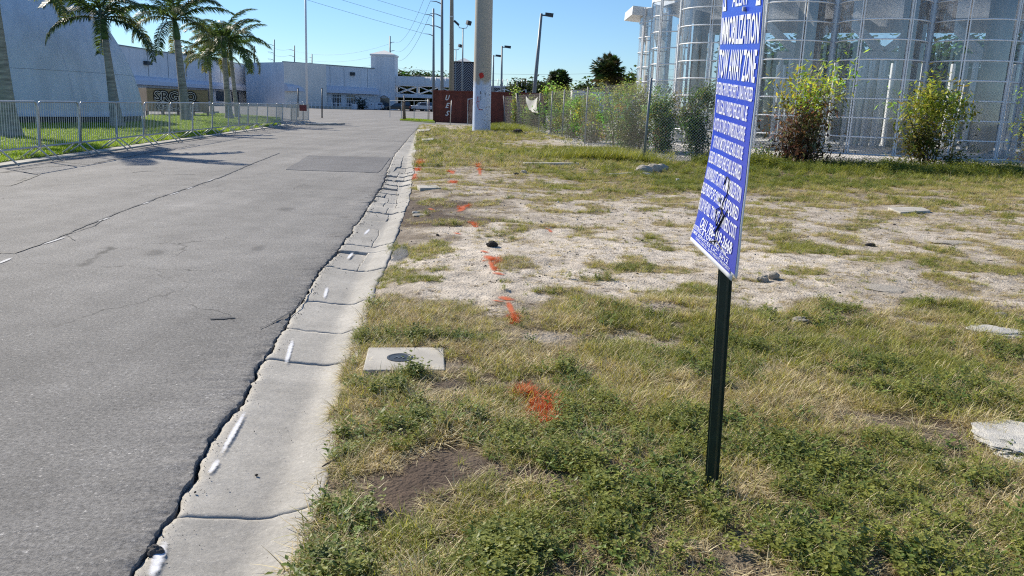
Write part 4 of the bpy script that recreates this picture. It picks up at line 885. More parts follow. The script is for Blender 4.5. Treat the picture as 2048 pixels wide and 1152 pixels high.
# ------------------------------------------------------------------ barricades
def barricade_proto():
    t = thing('crowd_barricade', 'x', 'barricade')
    L_ = 2.2; h0, h1 = .28, 1.2; r = .02; rc = .12
    pts = [Vector((0, 0, h0))]
    for k in range(7):
        a = math.pi - k * math.pi / 12; pts.append(Vector((rc + rc * math.cos(a), 0, h1 - rc + rc * math.sin(a))))
    for k in range(7):
        a = math.pi / 2 - k * math.pi / 12; pts.append(Vector((L_ - rc + rc * math.cos(a), 0, h1 - rc + rc * math.sin(a))))
    pts.append(Vector((L_, 0, h0))); pts.append(Vector((0, 0, h0)))
    m = MB(); m.tube(pts, r, 8); m.tube([(-.0, 0, .5), (-.045, 0, .5), (-.045, 0, .42)], .008, 5); m.tube([(0, 0, .95), (-.045, 0, .95), (-.045, 0, .87)], .008, 5); m.build('frame', M['galv'], t, smooth=True)
    bm_ = MB(); bm_.tube([(0, 0, h0), (0, 0, h1 - .01)], .0062, 6); me = bm_.mesh('bar', M['galv'])
    for k in range(1, 18):
        o = link('bar', me, t); o.location = (L_ * k / 18, 0, 0)
    f = MB(); f.tube([(0, -.33, .02), (0, 0, .3), (0, .33, .02)], .018, 6); fm = f.mesh('foot', M['galv'], True)
    for xx in (.18, L_ - .18): o = link('foot', fm, t); o.location = (xx, 0, 0)
    return t
def vsolve(px, u, z):
    a, b = 5, 90
    for _ in range(50):
        c = (a + b) / 2; w = Wd(u, c); x = proj(w.x, w.y, z)[0]
        if x < px: a = c
        else: b = c
    return a
tops = [-22, 70, 153, 226, 284, 334, 381, 421, 453, 476, 494, 511, 533, 550, 563, 581, 592, 605, 617]
uline = [-8.12] * 9 + [-8.1, -8.05, -8.0, -7.95, -7.9, -7.8, -7.7, -7.55, -7.4, -7.2]
vj = [vsolve(px, u, 1.15) for px, u in zip(tops, uline)]
pr = barricade_proto(); rb = random.Random(3)
for k in range(len(tops) - 1):
    o = pr if k == 0 else copy_tree(pr)
    a = Wd(uline[k], vj[k], .02); b = Wd(uline[k + 1], vj[k + 1], .02); d = b - a; ang = math.atan2(d.y, d.x)
    ln = d.length; o.location = a + d.normalized() * .03; o.rotation_euler = (rb.uniform(-.02, .02) + .05, 0, ang + rb.uniform(-.015, .015)); s = (ln - .06) / 2.2; o.scale = (s, 1, 1)
    tag(o, 'steel crowd barricade on the kerb edge of the lawn, %s from the left' % ORD[k], 'barricade', 'steel barricades along the lawn kerb')
# ------------------------------------------------------------------ foliage helpers
def leaf_quads(mb, c, n, size, tint, r, droop=0., asp=.35):
    for _ in range(n):
        az = r.uniform(0, 6.28); el = r.uniform(-.9, .9) - droop; L_ = size * r.uniform(.6, 1.3)
        d = Vector((math.cos(az) * math.cos(el), math.sin(az) * math.cos(el), math.sin(el))); s = d.cross(Vector((r.uniform(-.6, .6), r.uniform(-.6, .6), 1))).normalized() * L_ * asp
        p = c + Vector((r.gauss(0, 1), r.gauss(0, 1), r.gauss(0, 1))) * size * 1.3
        mb.add([p - s * .15, p + d * L_ * .5 + s, p + d * L_, p + d * L_ * .5 - s], [(0, 1, 2, 3)], tint)
def shrub(loc, w, h, label, tint_fn, seed, leaf=.11, n=2600, name='shrub', asp=.35, droop=0., group=None, shape='round', cat='shrub', stems=7):
    r = random.Random(seed); t = thing(name, label, cat, loc, 0, group); mb = MB(); st = MB(); clumps = []
    for i in range(stems):
        a = r.uniform(0, 6.28); b = Vector((math.cos(a) * w * .1, math.sin(a) * w * .1, -.03)); e = Vector((math.cos(a) * w * r.uniform(.1, .5), math.sin(a) * w * r.uniform(.1, .5), h * r.uniform(.5, 1.08)))
        st.tube([b, b.lerp(e, .5) + Vector((r.uniform(-.08, .08), r.uniform(-.08, .08), .05)), e], [.02, .014, .006], 5)
        for k in range(9):
            q = b.lerp(e, r.uniform(.15, 1.08)); clumps.append(q + Vector((r.uniform(-1, 1), r.uniform(-1, 1), r.uniform(-.5, .6))) * w * .17)
    for k in range(26):
        a = r.uniform(0, 6.28); zz = r.random(); rr = w / 2 * (math.sin(math.pi * min(1, .15 + zz * .8)) if shape == 'round' else (.3 + .7 * zz if shape == 'vase' else 1)) * r.uniform(.3, 1.25)
        clumps.append(Vector((math.cos(a) * rr, math.sin(a) * rr, h * (.08 + .9 * zz))))
    if shape == 'vase':
        for k in range(16):
            a = r.uniform(0, 6.28); rr = w * .42 * math.sqrt(r.random()); clumps.append(Vector((math.cos(a) * rr, math.sin(a) * rr, h * r.uniform(.74, 1.))))
    per = max(3, n // len(clumps))
    for c in clumps:
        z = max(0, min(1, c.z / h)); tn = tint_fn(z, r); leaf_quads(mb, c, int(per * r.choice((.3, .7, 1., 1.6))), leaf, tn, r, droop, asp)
    st.build('stem', M['stem'], t); mb.build('foliage', M['leafcol'], t); return t
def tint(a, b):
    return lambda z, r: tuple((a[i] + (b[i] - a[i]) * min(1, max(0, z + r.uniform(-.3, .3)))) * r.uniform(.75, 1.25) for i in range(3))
def tree(loc, h, w, label, col=(.03, .055, .016), col2=(.08, .12, .03), seed=1, n=5000, leaf=.35, name='tree', group=None, flat=.45, trunk=.35):
    r = random.Random(seed); t = thing(name, label, 'tree', loc, 0, group); tk = MB(); cl = []
    tk.tube([(0, 0, -.2), (0.1, 0, h * .25), (0, .1, h * .55)], [trunk, trunk * .7, trunk * .4], 8)
    for k in range(9):
        a = r.uniform(0, 6.28); s = Vector((0, 0, h * r.uniform(.25, .5))); e = Vector((math.cos(a) * w * r.uniform(.2, .42), math.sin(a) * w * r.uniform(.2, .42), h * r.uniform(.5, .9))); tk.tube([s, s.lerp(e, .5) + Vector((0, 0, .3)), e], [trunk * .35, trunk * .2, .04], 5); cl.append(e)
    for k in range(60):
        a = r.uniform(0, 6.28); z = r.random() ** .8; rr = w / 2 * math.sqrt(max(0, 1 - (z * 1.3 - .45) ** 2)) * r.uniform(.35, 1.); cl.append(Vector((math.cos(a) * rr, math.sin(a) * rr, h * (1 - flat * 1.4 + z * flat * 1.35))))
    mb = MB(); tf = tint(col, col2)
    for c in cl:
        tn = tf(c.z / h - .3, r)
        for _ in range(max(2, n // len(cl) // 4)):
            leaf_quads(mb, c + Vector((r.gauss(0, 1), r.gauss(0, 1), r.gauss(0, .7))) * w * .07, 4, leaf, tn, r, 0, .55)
    tk.build('trunk', M['bark_dark'], t); mb.build('crown', M['leafcol'], t); return t
# ------------------------------------------------------------------ palms
def frond_mesh(seed, L_=3., n=46, col=(.07, .13, .03), col2=(.2, .24, .05), curve=1.5):
    r = random.Random(seed); mb = MB(); pts = []; x = z = 0; a = .15
    for i in range(13):
        pts.append(Vector((x, 0, z))); a2 = a - curve * (i / 12) ** 1.35; x += math.cos(a2) * L_ / 12; z += math.sin(a2) * L_ / 12
    mb.tube(pts, [.035 * (1 - i / 13) + .004 for i in range(13)], 5, col=(.12, .14, .05))
    for i in range(n):
        t = .12 + .88 * i / n; k = t * 12; j = min(11, int(k)); p = pts[j].lerp(pts[j + 1], k - j); tg = (pts[j + 1] - pts[j]).normalized()
        for sd in (-1, 1):
            for rep in range(2):
                l = L_ * .2 * math.sin(math.pi * (.12 + t * .78)) ** .6 * r.uniform(.8, 1.15); up = Vector((0, 0, 1)) - tg * tg.z
                sv = Vector((0, sd, 0)); e1 = r.uniform(-.5, .25); d1 = (sv * math.cos(e1) + up * math.sin(e1) + tg * r.uniform(.35, .8)).normalized()
                q1 = p + d1 * l * .5; q2 = q1 + (d1 + Vector((0, 0, -1.1))).normalized() * l * .5
                ww = tg * .016 * r.uniform(.8, 1.3); w2 = Vector((0, 0, .01)); f = r.uniform(.7, 1.3); kk = max(0, (t - .6)) * 1.3 + r.uniform(0, .3); c = tuple((col[m_] + (col2[m_] - col[m_]) * kk) * f for m_ in range(3))
                mb.add([p - ww, p + ww, q1 + ww * 1.3 + w2, q1 - ww * 1.3 + w2, q2], [(0, 1, 2, 3), (3, 2, 4)], c)
    return mb.mesh('frond', M['leafcol'])
FR = [frond_mesh(1), frond_mesh(2, curve=1.9), frond_mesh(3, curve=1.2), frond_mesh(4, curve=2.1, col=(.14, .16, .035), col2=(.42, .36, .07)), frond_mesh(5, curve=1.6, col=(.05, .09, .02), col2=(.13, .18, .04))]
def royal_palm(base_px, Y, top_px, rb_, rt_, L_, nf, label, seed, els=None, explicit=None):
    b = P(base_px[0], base_px[1], Y); b.z = 0; tp = P(top_px[0], top_px[1], Y); r = random.Random(seed)
    t = thing('royal_palm', label, 'palm tree', b, 0, 'palm trees on the lawn'); m = MB(); d = tp - b; pts = []; rs = []; N_ = 22; cs = .80
    for i in range(N_ + 1):
        f = i / N_; p = Vector((d.x * f ** .85, d.y * f, d.z * f)) * cs; pts.append(p); bulge = math.exp(-f * 9) * .55 + 1; rs.append((rb_ / 1.55 + (rt_ - rb_ / 1.55) * f) * bulge * (1 + (.03 if i % 2 else 0)))
    m.tube([Vector((0, 0, -.2))] + pts, [rs[0] * 1.1] + rs, 14); m.build('trunk', M['bark'], t, smooth=True)
    m = MB(); p0 = pts[-1]; pe = d; m.tube([p0, p0.lerp(pe, .15), p0.lerp(pe, .6), pe], [rt_ * 1.0, rt_ * 1.25, rt_ * .95, rt_ * .5], 12); m.build('crownshaft', M['crownshaft'], t, smooth=True)
    for k in range(nf):
        az = k * 2.399 + r.uniform(-.3, .3); el = (els or (lambda q: 1.15 - 1.35 * q))(k / (nf - 1)) + r.uniform(-.12, .12)
        o = link('frond', FR[r.choice([0, 1, 2, 4] if k < nf * .7 else [1, 3, 4])], t); o.location = d - Vector((0, 0, .1 * k / nf)); o.rotation_euler = Euler((r.uniform(-.2, .2), -el, az), 'XYZ'); s = L_ / 3 * r.uniform(.85, 1.1); o.scale = (s, s, s)
    return t
royal_palm((20, 277), 24.3, (-22, -70), .42, .15, 3.1, 15, 'nearest royal palm with thick leaning trunk at the left edge of the lawn', 1)
royal_palm((236, 255), 35.3, (204, 34), .36, .13, 3.0, 15, 'royal palm standing against the right side of the white dome', 2)
royal_palm((374, 241), 48, (349, 38), .42, .18, 3.4, 16, 'royal palm standing in front of the graffiti covered box', 3)
royal_palm((425, 228), 66, (418, 112), .22, .11, 3.0, 14, 'slim royal palm behind the others with low crown', 4)
royal_palm((459, 238), 55, (446, 84), .34, .16, 3.3, 16, 'left palm of the close pair near the end of the lawn', 5)
royal_palm((476, 236), 59, (459, 92), .26, .12, 3.4, 15, 'right palm of the close pair near the end of the lawn', 6)
def sabal(px, py, Y, rad, label, seed):
    c = P(px, py, Y); t = thing('cabbage_palm', label, 'palm tree', (c.x, c.y, 0), 0, 'cabbage palms behind the fence'); r = random.Random(seed)
    m = MB(); m.tube([(0, 0, -.2), (0, 0, c.z)], [.28, .22], 10); m.build('trunk', M['bark'], t); mb = MB()
    for k in range(300):
        az = r.uniform(0, 6.28); el = math.asin(r.uniform(-.75, .97)); d = Vector((math.cos(az) * math.cos(el), math.sin(az) * math.cos(el), math.sin(el))); L_ = rad * r.uniform(.25, .72); o = Vector((0, 0, c.z)) + d * L_
        cc = tuple(q * r.uniform(.6, 1.4) for q in ((.05, .075, .02) if el > -.3 else (.16, .14, .05)))
        sx = d.cross(Vector((0, 0, 1))).normalized(); sy = sx.cross(d)
        for j in range(14):
            a = -1.3 + 2.6 * j / 13; e = d * math.cos(a) + sx * math.sin(a); q = o + e * rad * .36 * r.uniform(.8, 1.1) + Vector((0, 0, -.1 * rad * abs(a))); w = sy * .03 + sx * .045
            mb.add([o - w * .4, o + e * rad * .2 + w, q, o + e * rad * .2 - w], [(0, 1, 2, 3)], cc)
        mb.add([Vector((0, 0, c.z)), Vector((0, 0, c.z + .03)), o + Vector((0, 0, .02)), o], [(0, 1, 2, 3)], cc)
    mb.build('crown', M['leafcol'], t)
sabal(1118, 163, 88, 1.5, 'smaller round cabbage palm behind the fence left of the taller one', 1)
sabal(1216, 144, 80, 1.95, 'larger round cabbage palm rising behind the shrubs and fence', 2)
# ------------------------------------------------------------------ shrubs behind the fence
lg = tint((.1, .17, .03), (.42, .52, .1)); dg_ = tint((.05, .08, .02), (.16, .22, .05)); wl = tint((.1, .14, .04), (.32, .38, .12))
SH = [((1016, 250), 1.9, 69, 192, 'pale leafy shrub behind the fence just right of the column', lg), ((1066, 256), 1.2, 54, 198, 'leafy shrub behind the fence left of the white banner', lg), ((1108, 264), 1.6, 45, 188, 'pale shrub behind the fence right of the white banner', lg), ((1140, 272), 1.9, 39, 190, 'broad green shrub behind the third fence post', lg), ((1182, 284), 1.7, 34, 188, 'shrub behind the fence under the white shed', lg), ((1238, 296), 1.75, 29.5, 180, 'bright yellow-green shrub left of the near fence corner', lg), ((1270, 296), 1.5, 28.5, 186, 'green shrub left of the near corner post', wl), ((1316, 300), 1.25, 27, 192, 'olive willow-like shrub right of the near corner post', wl)]
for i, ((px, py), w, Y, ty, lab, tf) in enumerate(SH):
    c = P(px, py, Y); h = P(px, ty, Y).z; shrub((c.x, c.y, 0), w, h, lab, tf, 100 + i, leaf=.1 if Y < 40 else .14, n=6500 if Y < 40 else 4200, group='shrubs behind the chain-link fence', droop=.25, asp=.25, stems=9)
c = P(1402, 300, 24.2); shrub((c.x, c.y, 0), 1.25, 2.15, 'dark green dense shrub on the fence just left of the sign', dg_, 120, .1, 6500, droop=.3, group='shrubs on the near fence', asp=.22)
def croton(z, r):
    if z > .72: c = (.52, .6, .07) if r.random() < .75 else (.3, .3, .06)
    elif z > .45: c = (.16, .17, .04) if r.random() < .45 else (.26, .16, .07)
    else: c = (.11, .07, .04) if r.random() < .6 else (.25, .18, .1)
    return tuple(q * r.uniform(.7, 1.3) for q in c)
def croton2(z, r):
    if z > .5: c = (.4, .46, .07) if r.random() < .6 else (.14, .17, .03)
    elif z > .2: c = (.13, .14, .03) if r.random() < .6 else (.22, .19, .06)
    else: c = (.13, .08, .045)
    return tuple(q * r.uniform(.7, 1.3) for q in c)
c = P(1608, 300, 22.5); shrub((c.x, c.y, 0), 1.7, 2.4, 'shrub with yellow top and brown dead lower leaves right of the sign', croton, 130, .18, 4000, asp=.16, droop=.35, shape='vase', group='shrubs on the near fence')
c = P(1607, 330, 22.0); shrub((c.x, c.y, 0), 1.9, .5, 'heap of brown dead leaves under the yellow topped shrub', lambda z, r: tuple(q * r.uniform(.6, 1.3) for q in (.12, .075, .045)), 131, .14, 1500, asp=.16, droop=.5, name='dead_leaf_heap', cat='leaf heap')
c = P(1862, 300, 22.6); shrub((c.x, c.y, 0), 1.7, 2.1, 'yellow-green bushy shrub on the fence at right before the glass bays', croton2, 132, .17, 4000, asp=.16, droop=.25, shape='vase', group='shrubs on the near fence')
c = P(2085, 300, 23.5); shrub((c.x, c.y, 0), 1.6, 2.0, 'green shrub cut by the right edge of the view', croton2, 133, .12, 2500, asp=.18, group='shrubs on the near fence')
c = P(1915, 330, 22.2); shrub((c.x, c.y, 0), 1.0, .45, 'low dark leafy plant at the foot of the right fence post', dg_, 134, .1, 700, asp=.3, name='low_plant', cat='plant')
c = P(1520, 322, 23.4); shrub((c.x, c.y, 0), .7, .5, 'small green weed plant on the gravel right of the sign', lg, 135, .07, 500, name='low_plant', cat='plant')
c = P(1033, 250, 58); shrub((c.x, c.y, 0), .8, 2.6, 'leafy vine climbing the dark leaning fence post', lg, 136, .12, 1800, name='vine', cat='vine')
# ------------------------------------------------------------------ chain link fence
fen = thing('chain_link_fence', 'long galvanised chain-link fence with posts running along the verge and turning right', 'fence')
def post(a, b, r, m='grey_metal', nm='post', par=fen):
    k = MB(); k.tube([a, b], r, 10); k.lathe([(r * 1.2, 0), (r * 1.1, .03), (0.001, .06)], 8, 0, 0) if False else None
    k.build(nm, M[m], par, smooth=True)
fh = 2.2
p1 = []
for px, py in [(1183, 290), (1122, 278), (1100, 272), (1078, 266), (1008, 250), (988, 248)]:
    g = G(px, py); u, v = UV(g); w = Wd(6.35, v) if v < 50 else Wd(6.2, v); p1.append(w)
post(CORN + Vector((0, 0, -.1)), CORN + Vector((.06, 0, 2.33)), .035)
for i, w in enumerate(p1): post(w + Vector((0, 0, -.1)), w + Vector((.03 if i != 4 else -.25, 0, 2.3)), .032)
bl_ = P(1043, 257, 57); bl_.z = 0; bt = P(1034, 186, 57); post(bl_, bt, .11, 'dark_metal')
p2 = []
for X in (8.15, 12.55, 17.0, 21.4):
    w = Vector((X, 22.9, 0)); p2.append(w); post(w + Vector((0, 0, -.1)), w + Vector((.08, 0, 2.42)), .035, 'galv' if X > 12 and X < 13 else 'grey_metal')
def chain(a, b, h, name='wire_mesh', cell=.085, r=.0022, z0=.05, mt_='fence_wire'):
    """two families of slanted wires, woven 3 mm apart"""
    a = Vector(a); b = Vector(b); d = (b - a); L_ = d.length; d.normalize(); nn = Vector((-d.y, d.x, 0)); m = MB(); k = int((L_ + h) / cell)
    vs = []; fs = []
    for fam in (0, 1):
        for i in range(k):
            s0 = -h + i * cell; s1 = s0 + h; za, zb = z0, z0 + h
            if s0 < 0: za = z0 - s0; s0 = 0
            if s1 > L_: zb = z0 + h - (s1 - L_); s1 = L_
            if s1 <= s0: continue
            if fam: s0, s1 = L_ - s0, L_ - s1
            p = a + d * s0 + Vector((0, 0, za)); q = a + d * s1 + Vector((0, 0, zb)); off = nn * (.003 if fam else -.003)
            t = (q - p).normalized(); x = t.cross(nn).normalized() * r; y = nn * r; n0 = len(vs)
            vs += [p + off + x, p + off - x * .5 + y * .87, p + off - x * .5 - y * .87, q + off + x, q + off - x * .5 + y * .87, q + off - x * .5 - y * .87]
            fs += [(n0, n0 + 1, n0 + 4, n0 + 3), (n0 + 1, n0 + 2, n0 + 5, n0 + 4), (n0 + 2, n0, n0 + 3, n0 + 5)]
    m.add(vs, fs); o = m.build(name, M[mt_], fen); tag(o, kind='stuff'); return o
chain(CORN, Vector((21.4, 22.9, 0)), fh, cell=.085, r=.0034, mt_='galv')
chain(CORN, p1[0], fh, cell=.11, r=.0018); chain(p1[0], p1[3], fh, cell=.16, r=.002); chain(p1[3], p1[5], fh, cell=.22, r=.003)
# banner
t = thing('banner', 'white cloth banner tied to the chain-link fence', 'banner')
vb = GUV(1078, 266)[1]; vs = []; nb_ = 12
for j in range(nb_ + 1):
    for i in range(nb_ + 1):
        s = i / nb_; q = j / nb_; L0 = P(1054 + 5 * q, 192 + 28 * q, 49.5); R0 = P(1077, 194 + 33 * q, 45.8); p = L0.lerp(R0, s) + Vector((0, 0, -.18 * math.sin(math.pi * s) * (1 - q) * 1.2 + .02 * math.sin(s * 9))) + Vector((-.06 - .05 * math.sin(s * 6 + q * 4), 0, 0)); vs.append(p)
m = MB(); m.add(vs, [(j * 13 + i, j * 13 + i + 1, j * 13 + i + 14, j * 13 + i + 13) for j in range(12) for i in range(12)]); m.build('cloth', M['fabric'], t, smooth=True)
m = MB(); m.tube([P(1053, 190, 49.5), P(1055, 194, 49.5)], .02, 5); m.build('tie', M['dark_metal'], t)
# ------------------------------------------------------------------ wide column
cb = Vector((-2.08, 46.6, 0)); t = thing('billboard_column', 'wide round steel column with light blue painted base and beige upper part', 'column', cb)
m = MB(); m.lathe([(.53, -.3), (.525, 1), (.51, 4), (.485, 10), (.46, 18)], 48); m.build('shaft', M['column'], t, smooth=True)
def on_col(a, z, r=.535): return Vector((math.sin(a) * r, -math.cos(a) * r, z))
m = MB()
def cstroke(pts, w):
    out = []
    for a, b in zip(pts[:-1], pts[1:]):
        for k in range(6): f = k / 6; out.append(on_col(a[0] + (b[0] - a[0]) * f, a[1] + (b[1] - a[1]) * f))
    out.append(on_col(*pts[-1])); m.tube(out, w, 5)
cstroke([(-.45, 1.95), (-.55, 1.6), (-.35, 1.25), (.1, 1.2)], .012); cstroke([(-.3, 1.95), (-.28, 1.3)], .01); cstroke([(-.55, 1.65), (-.2, 1.7)], .009); cstroke([(-.3, 1.2), (0, 1.23)], .014)
m.build('red_scrawl', M['red_print'], t)
m = MB(); ang = [i * 2 * math.pi / 18 for i in range(18)]; vs = []; rr = random.Random(2); vs = [on_col(-.08, 3.12, .52)] + [on_col(-.08 + .27 * math.cos(a) * rr.uniform(.85, 1.1), 3.12 + .17 * math.sin(a) * rr.uniform(.85, 1.15), .522) for a in ang]
m.add(vs, [(0, i + 1, (i + 1) % 18 + 1) for i in range(18)]); m.build('red_patch', M['red_print'], t)
m = MB(); cstroke([(-.12, 2.25), (-.1, 2.1)], .02); cstroke([(-.1, 2.0), (-.1, 1.75)], .008); cstroke([(.35, 2.2), (.42, 2.05)], .012); cstroke([(.5, 1.4), (.55, 1.35)], .014); m.build('black_mark', M['black'], t)
# tall beige pole
b0 = P(903, 236, 76); b0.z = 0; tp = P(903.5, 0, 76); t = thing('tall_pole', 'tall tapering beige pole rising behind the red container', 'pole', b0)
m = MB(); d = tp - b0; m.tube([(0, 0, -.1), d, d * 1.4], [.27, .17, .13], 16); m.build('shaft', M['pole_conc'], t, smooth=True)
m = MB(); m.tube([d * .86, d * .86 + Vector((0, 0, .12))], .2, 12); m.build('band', M['galv'], t)
# ------------------------------------------------------------------ red container
ca = Vector((-7.1, 67.2, 0)); cl_, cw, ch_ = 9.4, 2.44, 2.62; ang = math.atan2(-1.0, 9.2)
t = thing('shipping_container', 'rust red corrugated shipping container with white letters beside the column', 'container', ca, ang)
m = MB(); nseg = 64; pts = []
for i in range(nseg):
    x0 = .1 + (cl_ - .2) * i / nseg; wv = (0, .045, .045, 0)[i % 4]; pts.append((x0, wv))
pts.append((cl_ - .1, 0)); vs = [(x, y + .03, .16) for x, y in pts] + [(x, y + .03, ch_ - .12) for x, y in pts]; n = len(pts)
m.add(vs, [(i, i + 1, i + 1 + n, i + n) for i in range(n - 1)]); m.build('side_panel', M['rust'], t)
m = MB(); pts = []
for i in range(18): pts.append(((0, .045, .045, 0)[i % 4], .1 + (cw - .2) * i / 17))
n = len(pts); m.add([(x + .03, y, .16) for x, y in pts] + [(x + .03, y, ch_ - .12) for x, y in pts], [(i + 1, i, i + n, i + 1 + n) for i in range(n - 1)]); m.build('end_panel', M['rust'], t)
m = MB(); m.box(.0, cl_, 0, .12, 0.02, .16); m.box(0, cl_, 0, .12, ch_ - .12, ch_); m.box(0, .12, .12, cw, .02, .16); m.box(0, .12, .12, cw, ch_ - .12, ch_); m.box(0, .1, 0, .1, .16, ch_ - .12); m.box(cl_ - .1, cl_, 0, .1, .16, ch_ - .12); m.box(0, .1, cw - .1, cw, .16, ch_ - .12); m.build('frame', M['rust'], t)
m = MB(); m.box(.12, cl_ - .05, .12, cw, .1, ch_ - .03); m.build('roof', M['rust'], t)
for txt, z in (('U', 2.03), ('E', 1.4), ('S', .76)):
    bm = text_geo(txt, .03, .4)
    for v in bm.verts: v.co = Vector((1.05 + .38 * v.co.x + .0, .012, z - .2 + .42 * v.co.y))
    me = bpy.data.meshes.new('letter'); bm.to_mesh(me); bm.free(); me.materials.append(M['white_print']); link('letter', me, t)
# gate frame panels by container
t = thing('gate_panel', 'chain-link gate panel in a pale frame between container and column', 'gate', (0, 0, 0)); a = G(935, 249); b = G(946, 248); a.z = b.z = 0; m = MB()
for p, q in ((a, a + Vector((0, 0, 1.95))), (b, b + Vector((0, 0, 2.05))), (a + Vector((0, 0, 1.9)), b + Vector((0, 0, 2.)))): m.tube([p, q], .035, 6)
m.build('frame', M['galv'], t)
chm = MB(); d = (b - a)
for k in range(6): chm.tube([a + d * (k / 6) + Vector((0, 0, .1)), a + d * min(1, (k / 6 + .5)) + Vector((0, 0, 1.9))], .006, 4)
chm.build('infill', M['fence_wire'], t)
def simple_pole(px, pyb, pyt, Y, r, label, m='galv', name='metal_post', pxt=None, cat='post', zb=0, group=None):
    b = P(px, pyb, Y); b.z = zb; tp = P(pxt or px, pyt, Y); t = thing(name, label, cat, b, 0, group); k = MB(); k.tube([Vector((0, 0, -.1)), tp - b], [r, r * .85], 10); k.build('shaft', M[m], t, smooth=True)
    k = MB(); q = tp - b; k.lathe([(r * 1.1, q.z - .01), (r * 1.1, q.z + .02), (.001, q.z + .05)], 8, q.x, q.y); k.build('cap', M[m], t); return t
simple_pole(900, 250, 201, 58, .03, 'thin pale post standing in front of the red container', pxt=903)
simple_pole(596, 233, 177, 70, .06, 'left thin dark post at the end of the barricades', 'dark_metal')
simple_pole(644, 234, 177, 70, .06, 'right thin dark post beside the road end', 'dark_metal')
simple_pole(808, 241, 204, 69, .13, 'stout weathered timber post at the corner of the lot', 'wood', 'timber_post')
simple_pole(811, 240, 191, 69.3, .06, 'slanted pale stake leaning on the timber post', 'pole_conc', 'stake', pxt=808)
simple_pole(856, 240, 198, 68.5, .03, 'thin gate post left of the container, nearer of two')
simple_pole(614, 210, -60, 150, .2, 'tall white flagpole standing before the long building', 'white_metal', 'flagpole', pxt=610, cat='flagpole')
# low lot fence
t = thing('lot_fence', 'chain-link fence with top rail between timber post and container', 'fence'); a = P(780, 238, 84); b = P(858, 240, 70); a.z = b.z = 0; m = MB(); m.tube([a + Vector((0, 0, 1.7)), b + Vector((0, 0, 1.75))], .022, 6); m.build('rail', M['grey_metal'], t)
for f in (0, .33, .66, 1): m = MB(); p = a.lerp(b, f); m.tube([p, p + Vector((0, 0, 1.75))], .035, 6); m.build('post', M['galv'], t)
# red sign on barricade
g = P(606, 216, 44); t = thing('barricade_sign', 'small faded red notice hung on the far barricades', 'sign', g); m = MB(); m.box(-.2, .2, -.01, .01, -.16, .16); m.build('notice', mat('faded_red', (.28, .07, .06)), t); m = MB(); m.tube([(-.2, 0, .2), (0, 0, .35), (.2, 0, .2)], .01, 4); m.build('hanger', M['galv'], t)
# ------------------------------------------------------------------ lamp posts
def lamp(px, pyb, pxt, pyt, Y, r, label, side=1, L_=.9, double=False, arm=.35, hs=1., group='parking lot lamp posts'):
    b = P(px, pyb, Y); b.z = 0; tp = P(pxt, pyt, Y); d = tp - b; t = thing('lamp_post', label, 'lamp post', b, 0, group); m = MB(); m.tube([Vector((0, 0, -.1)), d], [r, r * .55], 10); m.build('pole', M['grey_metal'], t, smooth=True)
    if not double:
        m = MB(); m.bar(d + Vector((0, 0, -.15)), d + Vector((arm * side, 0, -.15)), .1, .12); m.build('arm', M['dark_metal'], t)
        m = MB(); x0 = arm; x1 = arm + L_; m.add([(side * x0, -.25 * hs, .08), (side * x1, -.25 * hs, .02), (side * x1, .25 * hs, .02), (side * x0, .25 * hs, .08), (side * x0, -.25 * hs, -.2 * hs), (side * x1 * .96, -.25 * hs, -.3 * hs), (side * x1 * .96, .25 * hs, -.3 * hs), (side * x0, .25 * hs, -.2 * hs)], [(0, 1, 2, 3), (7, 6, 5, 4), (0, 4, 5, 1), (1, 5, 6, 2), (2, 6, 7, 3), (3, 7, 4, 0)]); o = m.build('lamp_head', M['dark_metal'], t); o.location = d + Vector((0, 0, 0)); return t
    m = MB(); m.tube([d + Vector((-.6, 0, .35)), d + Vector((-.5, 0, .02)), d + Vector((0, 0, -.05)), d + Vector((.5, 0, .02)), d + Vector((.6, 0, .35))], .05, 6); m.build('arm', M['grey_metal'], t)
    for s in (-1, 1):
        m = MB(); mt = Matrix.Translation(d + Vector((.75 * s, 0, .65))) @ Matrix.Rotation(R(-35 if s < 0 else 15), 4, 'Y') @ Matrix.Rotation(.5 * s, 4, 'Z'); m.box(-.28, .28, -.3, .3, -.25, .3, mt) if s > 0 else m.box(-.45, .35, -.3, .3, -.14, .14, Matrix.Translation(d + Vector((-.85, 0, .6))) @ Matrix.Rotation(R(40), 4, 'Y')); m.build('floodlight', M['dark_metal'], t)
lamp(1063, 240, 1083, 27, 75, .22, 'tallest nearest lamp post leaning right beside the column', 1, .75)
lamp(1002, 240, 1004, 92, 112, .2, 'middle single-head lamp post right of the column', 1, .9)
lamp(985, 240, 987, 110, 130, .2, 'shorter lamp post touching the right side of the column', 1, .9)
lamp(1064, 230, 1065, 154, 235, .2, 'tiny far lamp post left of the leaning lamp', 1, .5)
lamp(1282, 225, 1283, 148, 150, .16, 'dark far lamp post beside the glass building', -1, 2.)
lamp(924, 235, 926, 56, 110, .14, 'taller twin floodlight pole behind the tall beige pole', double=True, group='twin floodlight poles')
lamp(910, 230, 912, 99, 150, .14, 'lower twin floodlight pole near the striped building', double=True, group='twin floodlight poles')
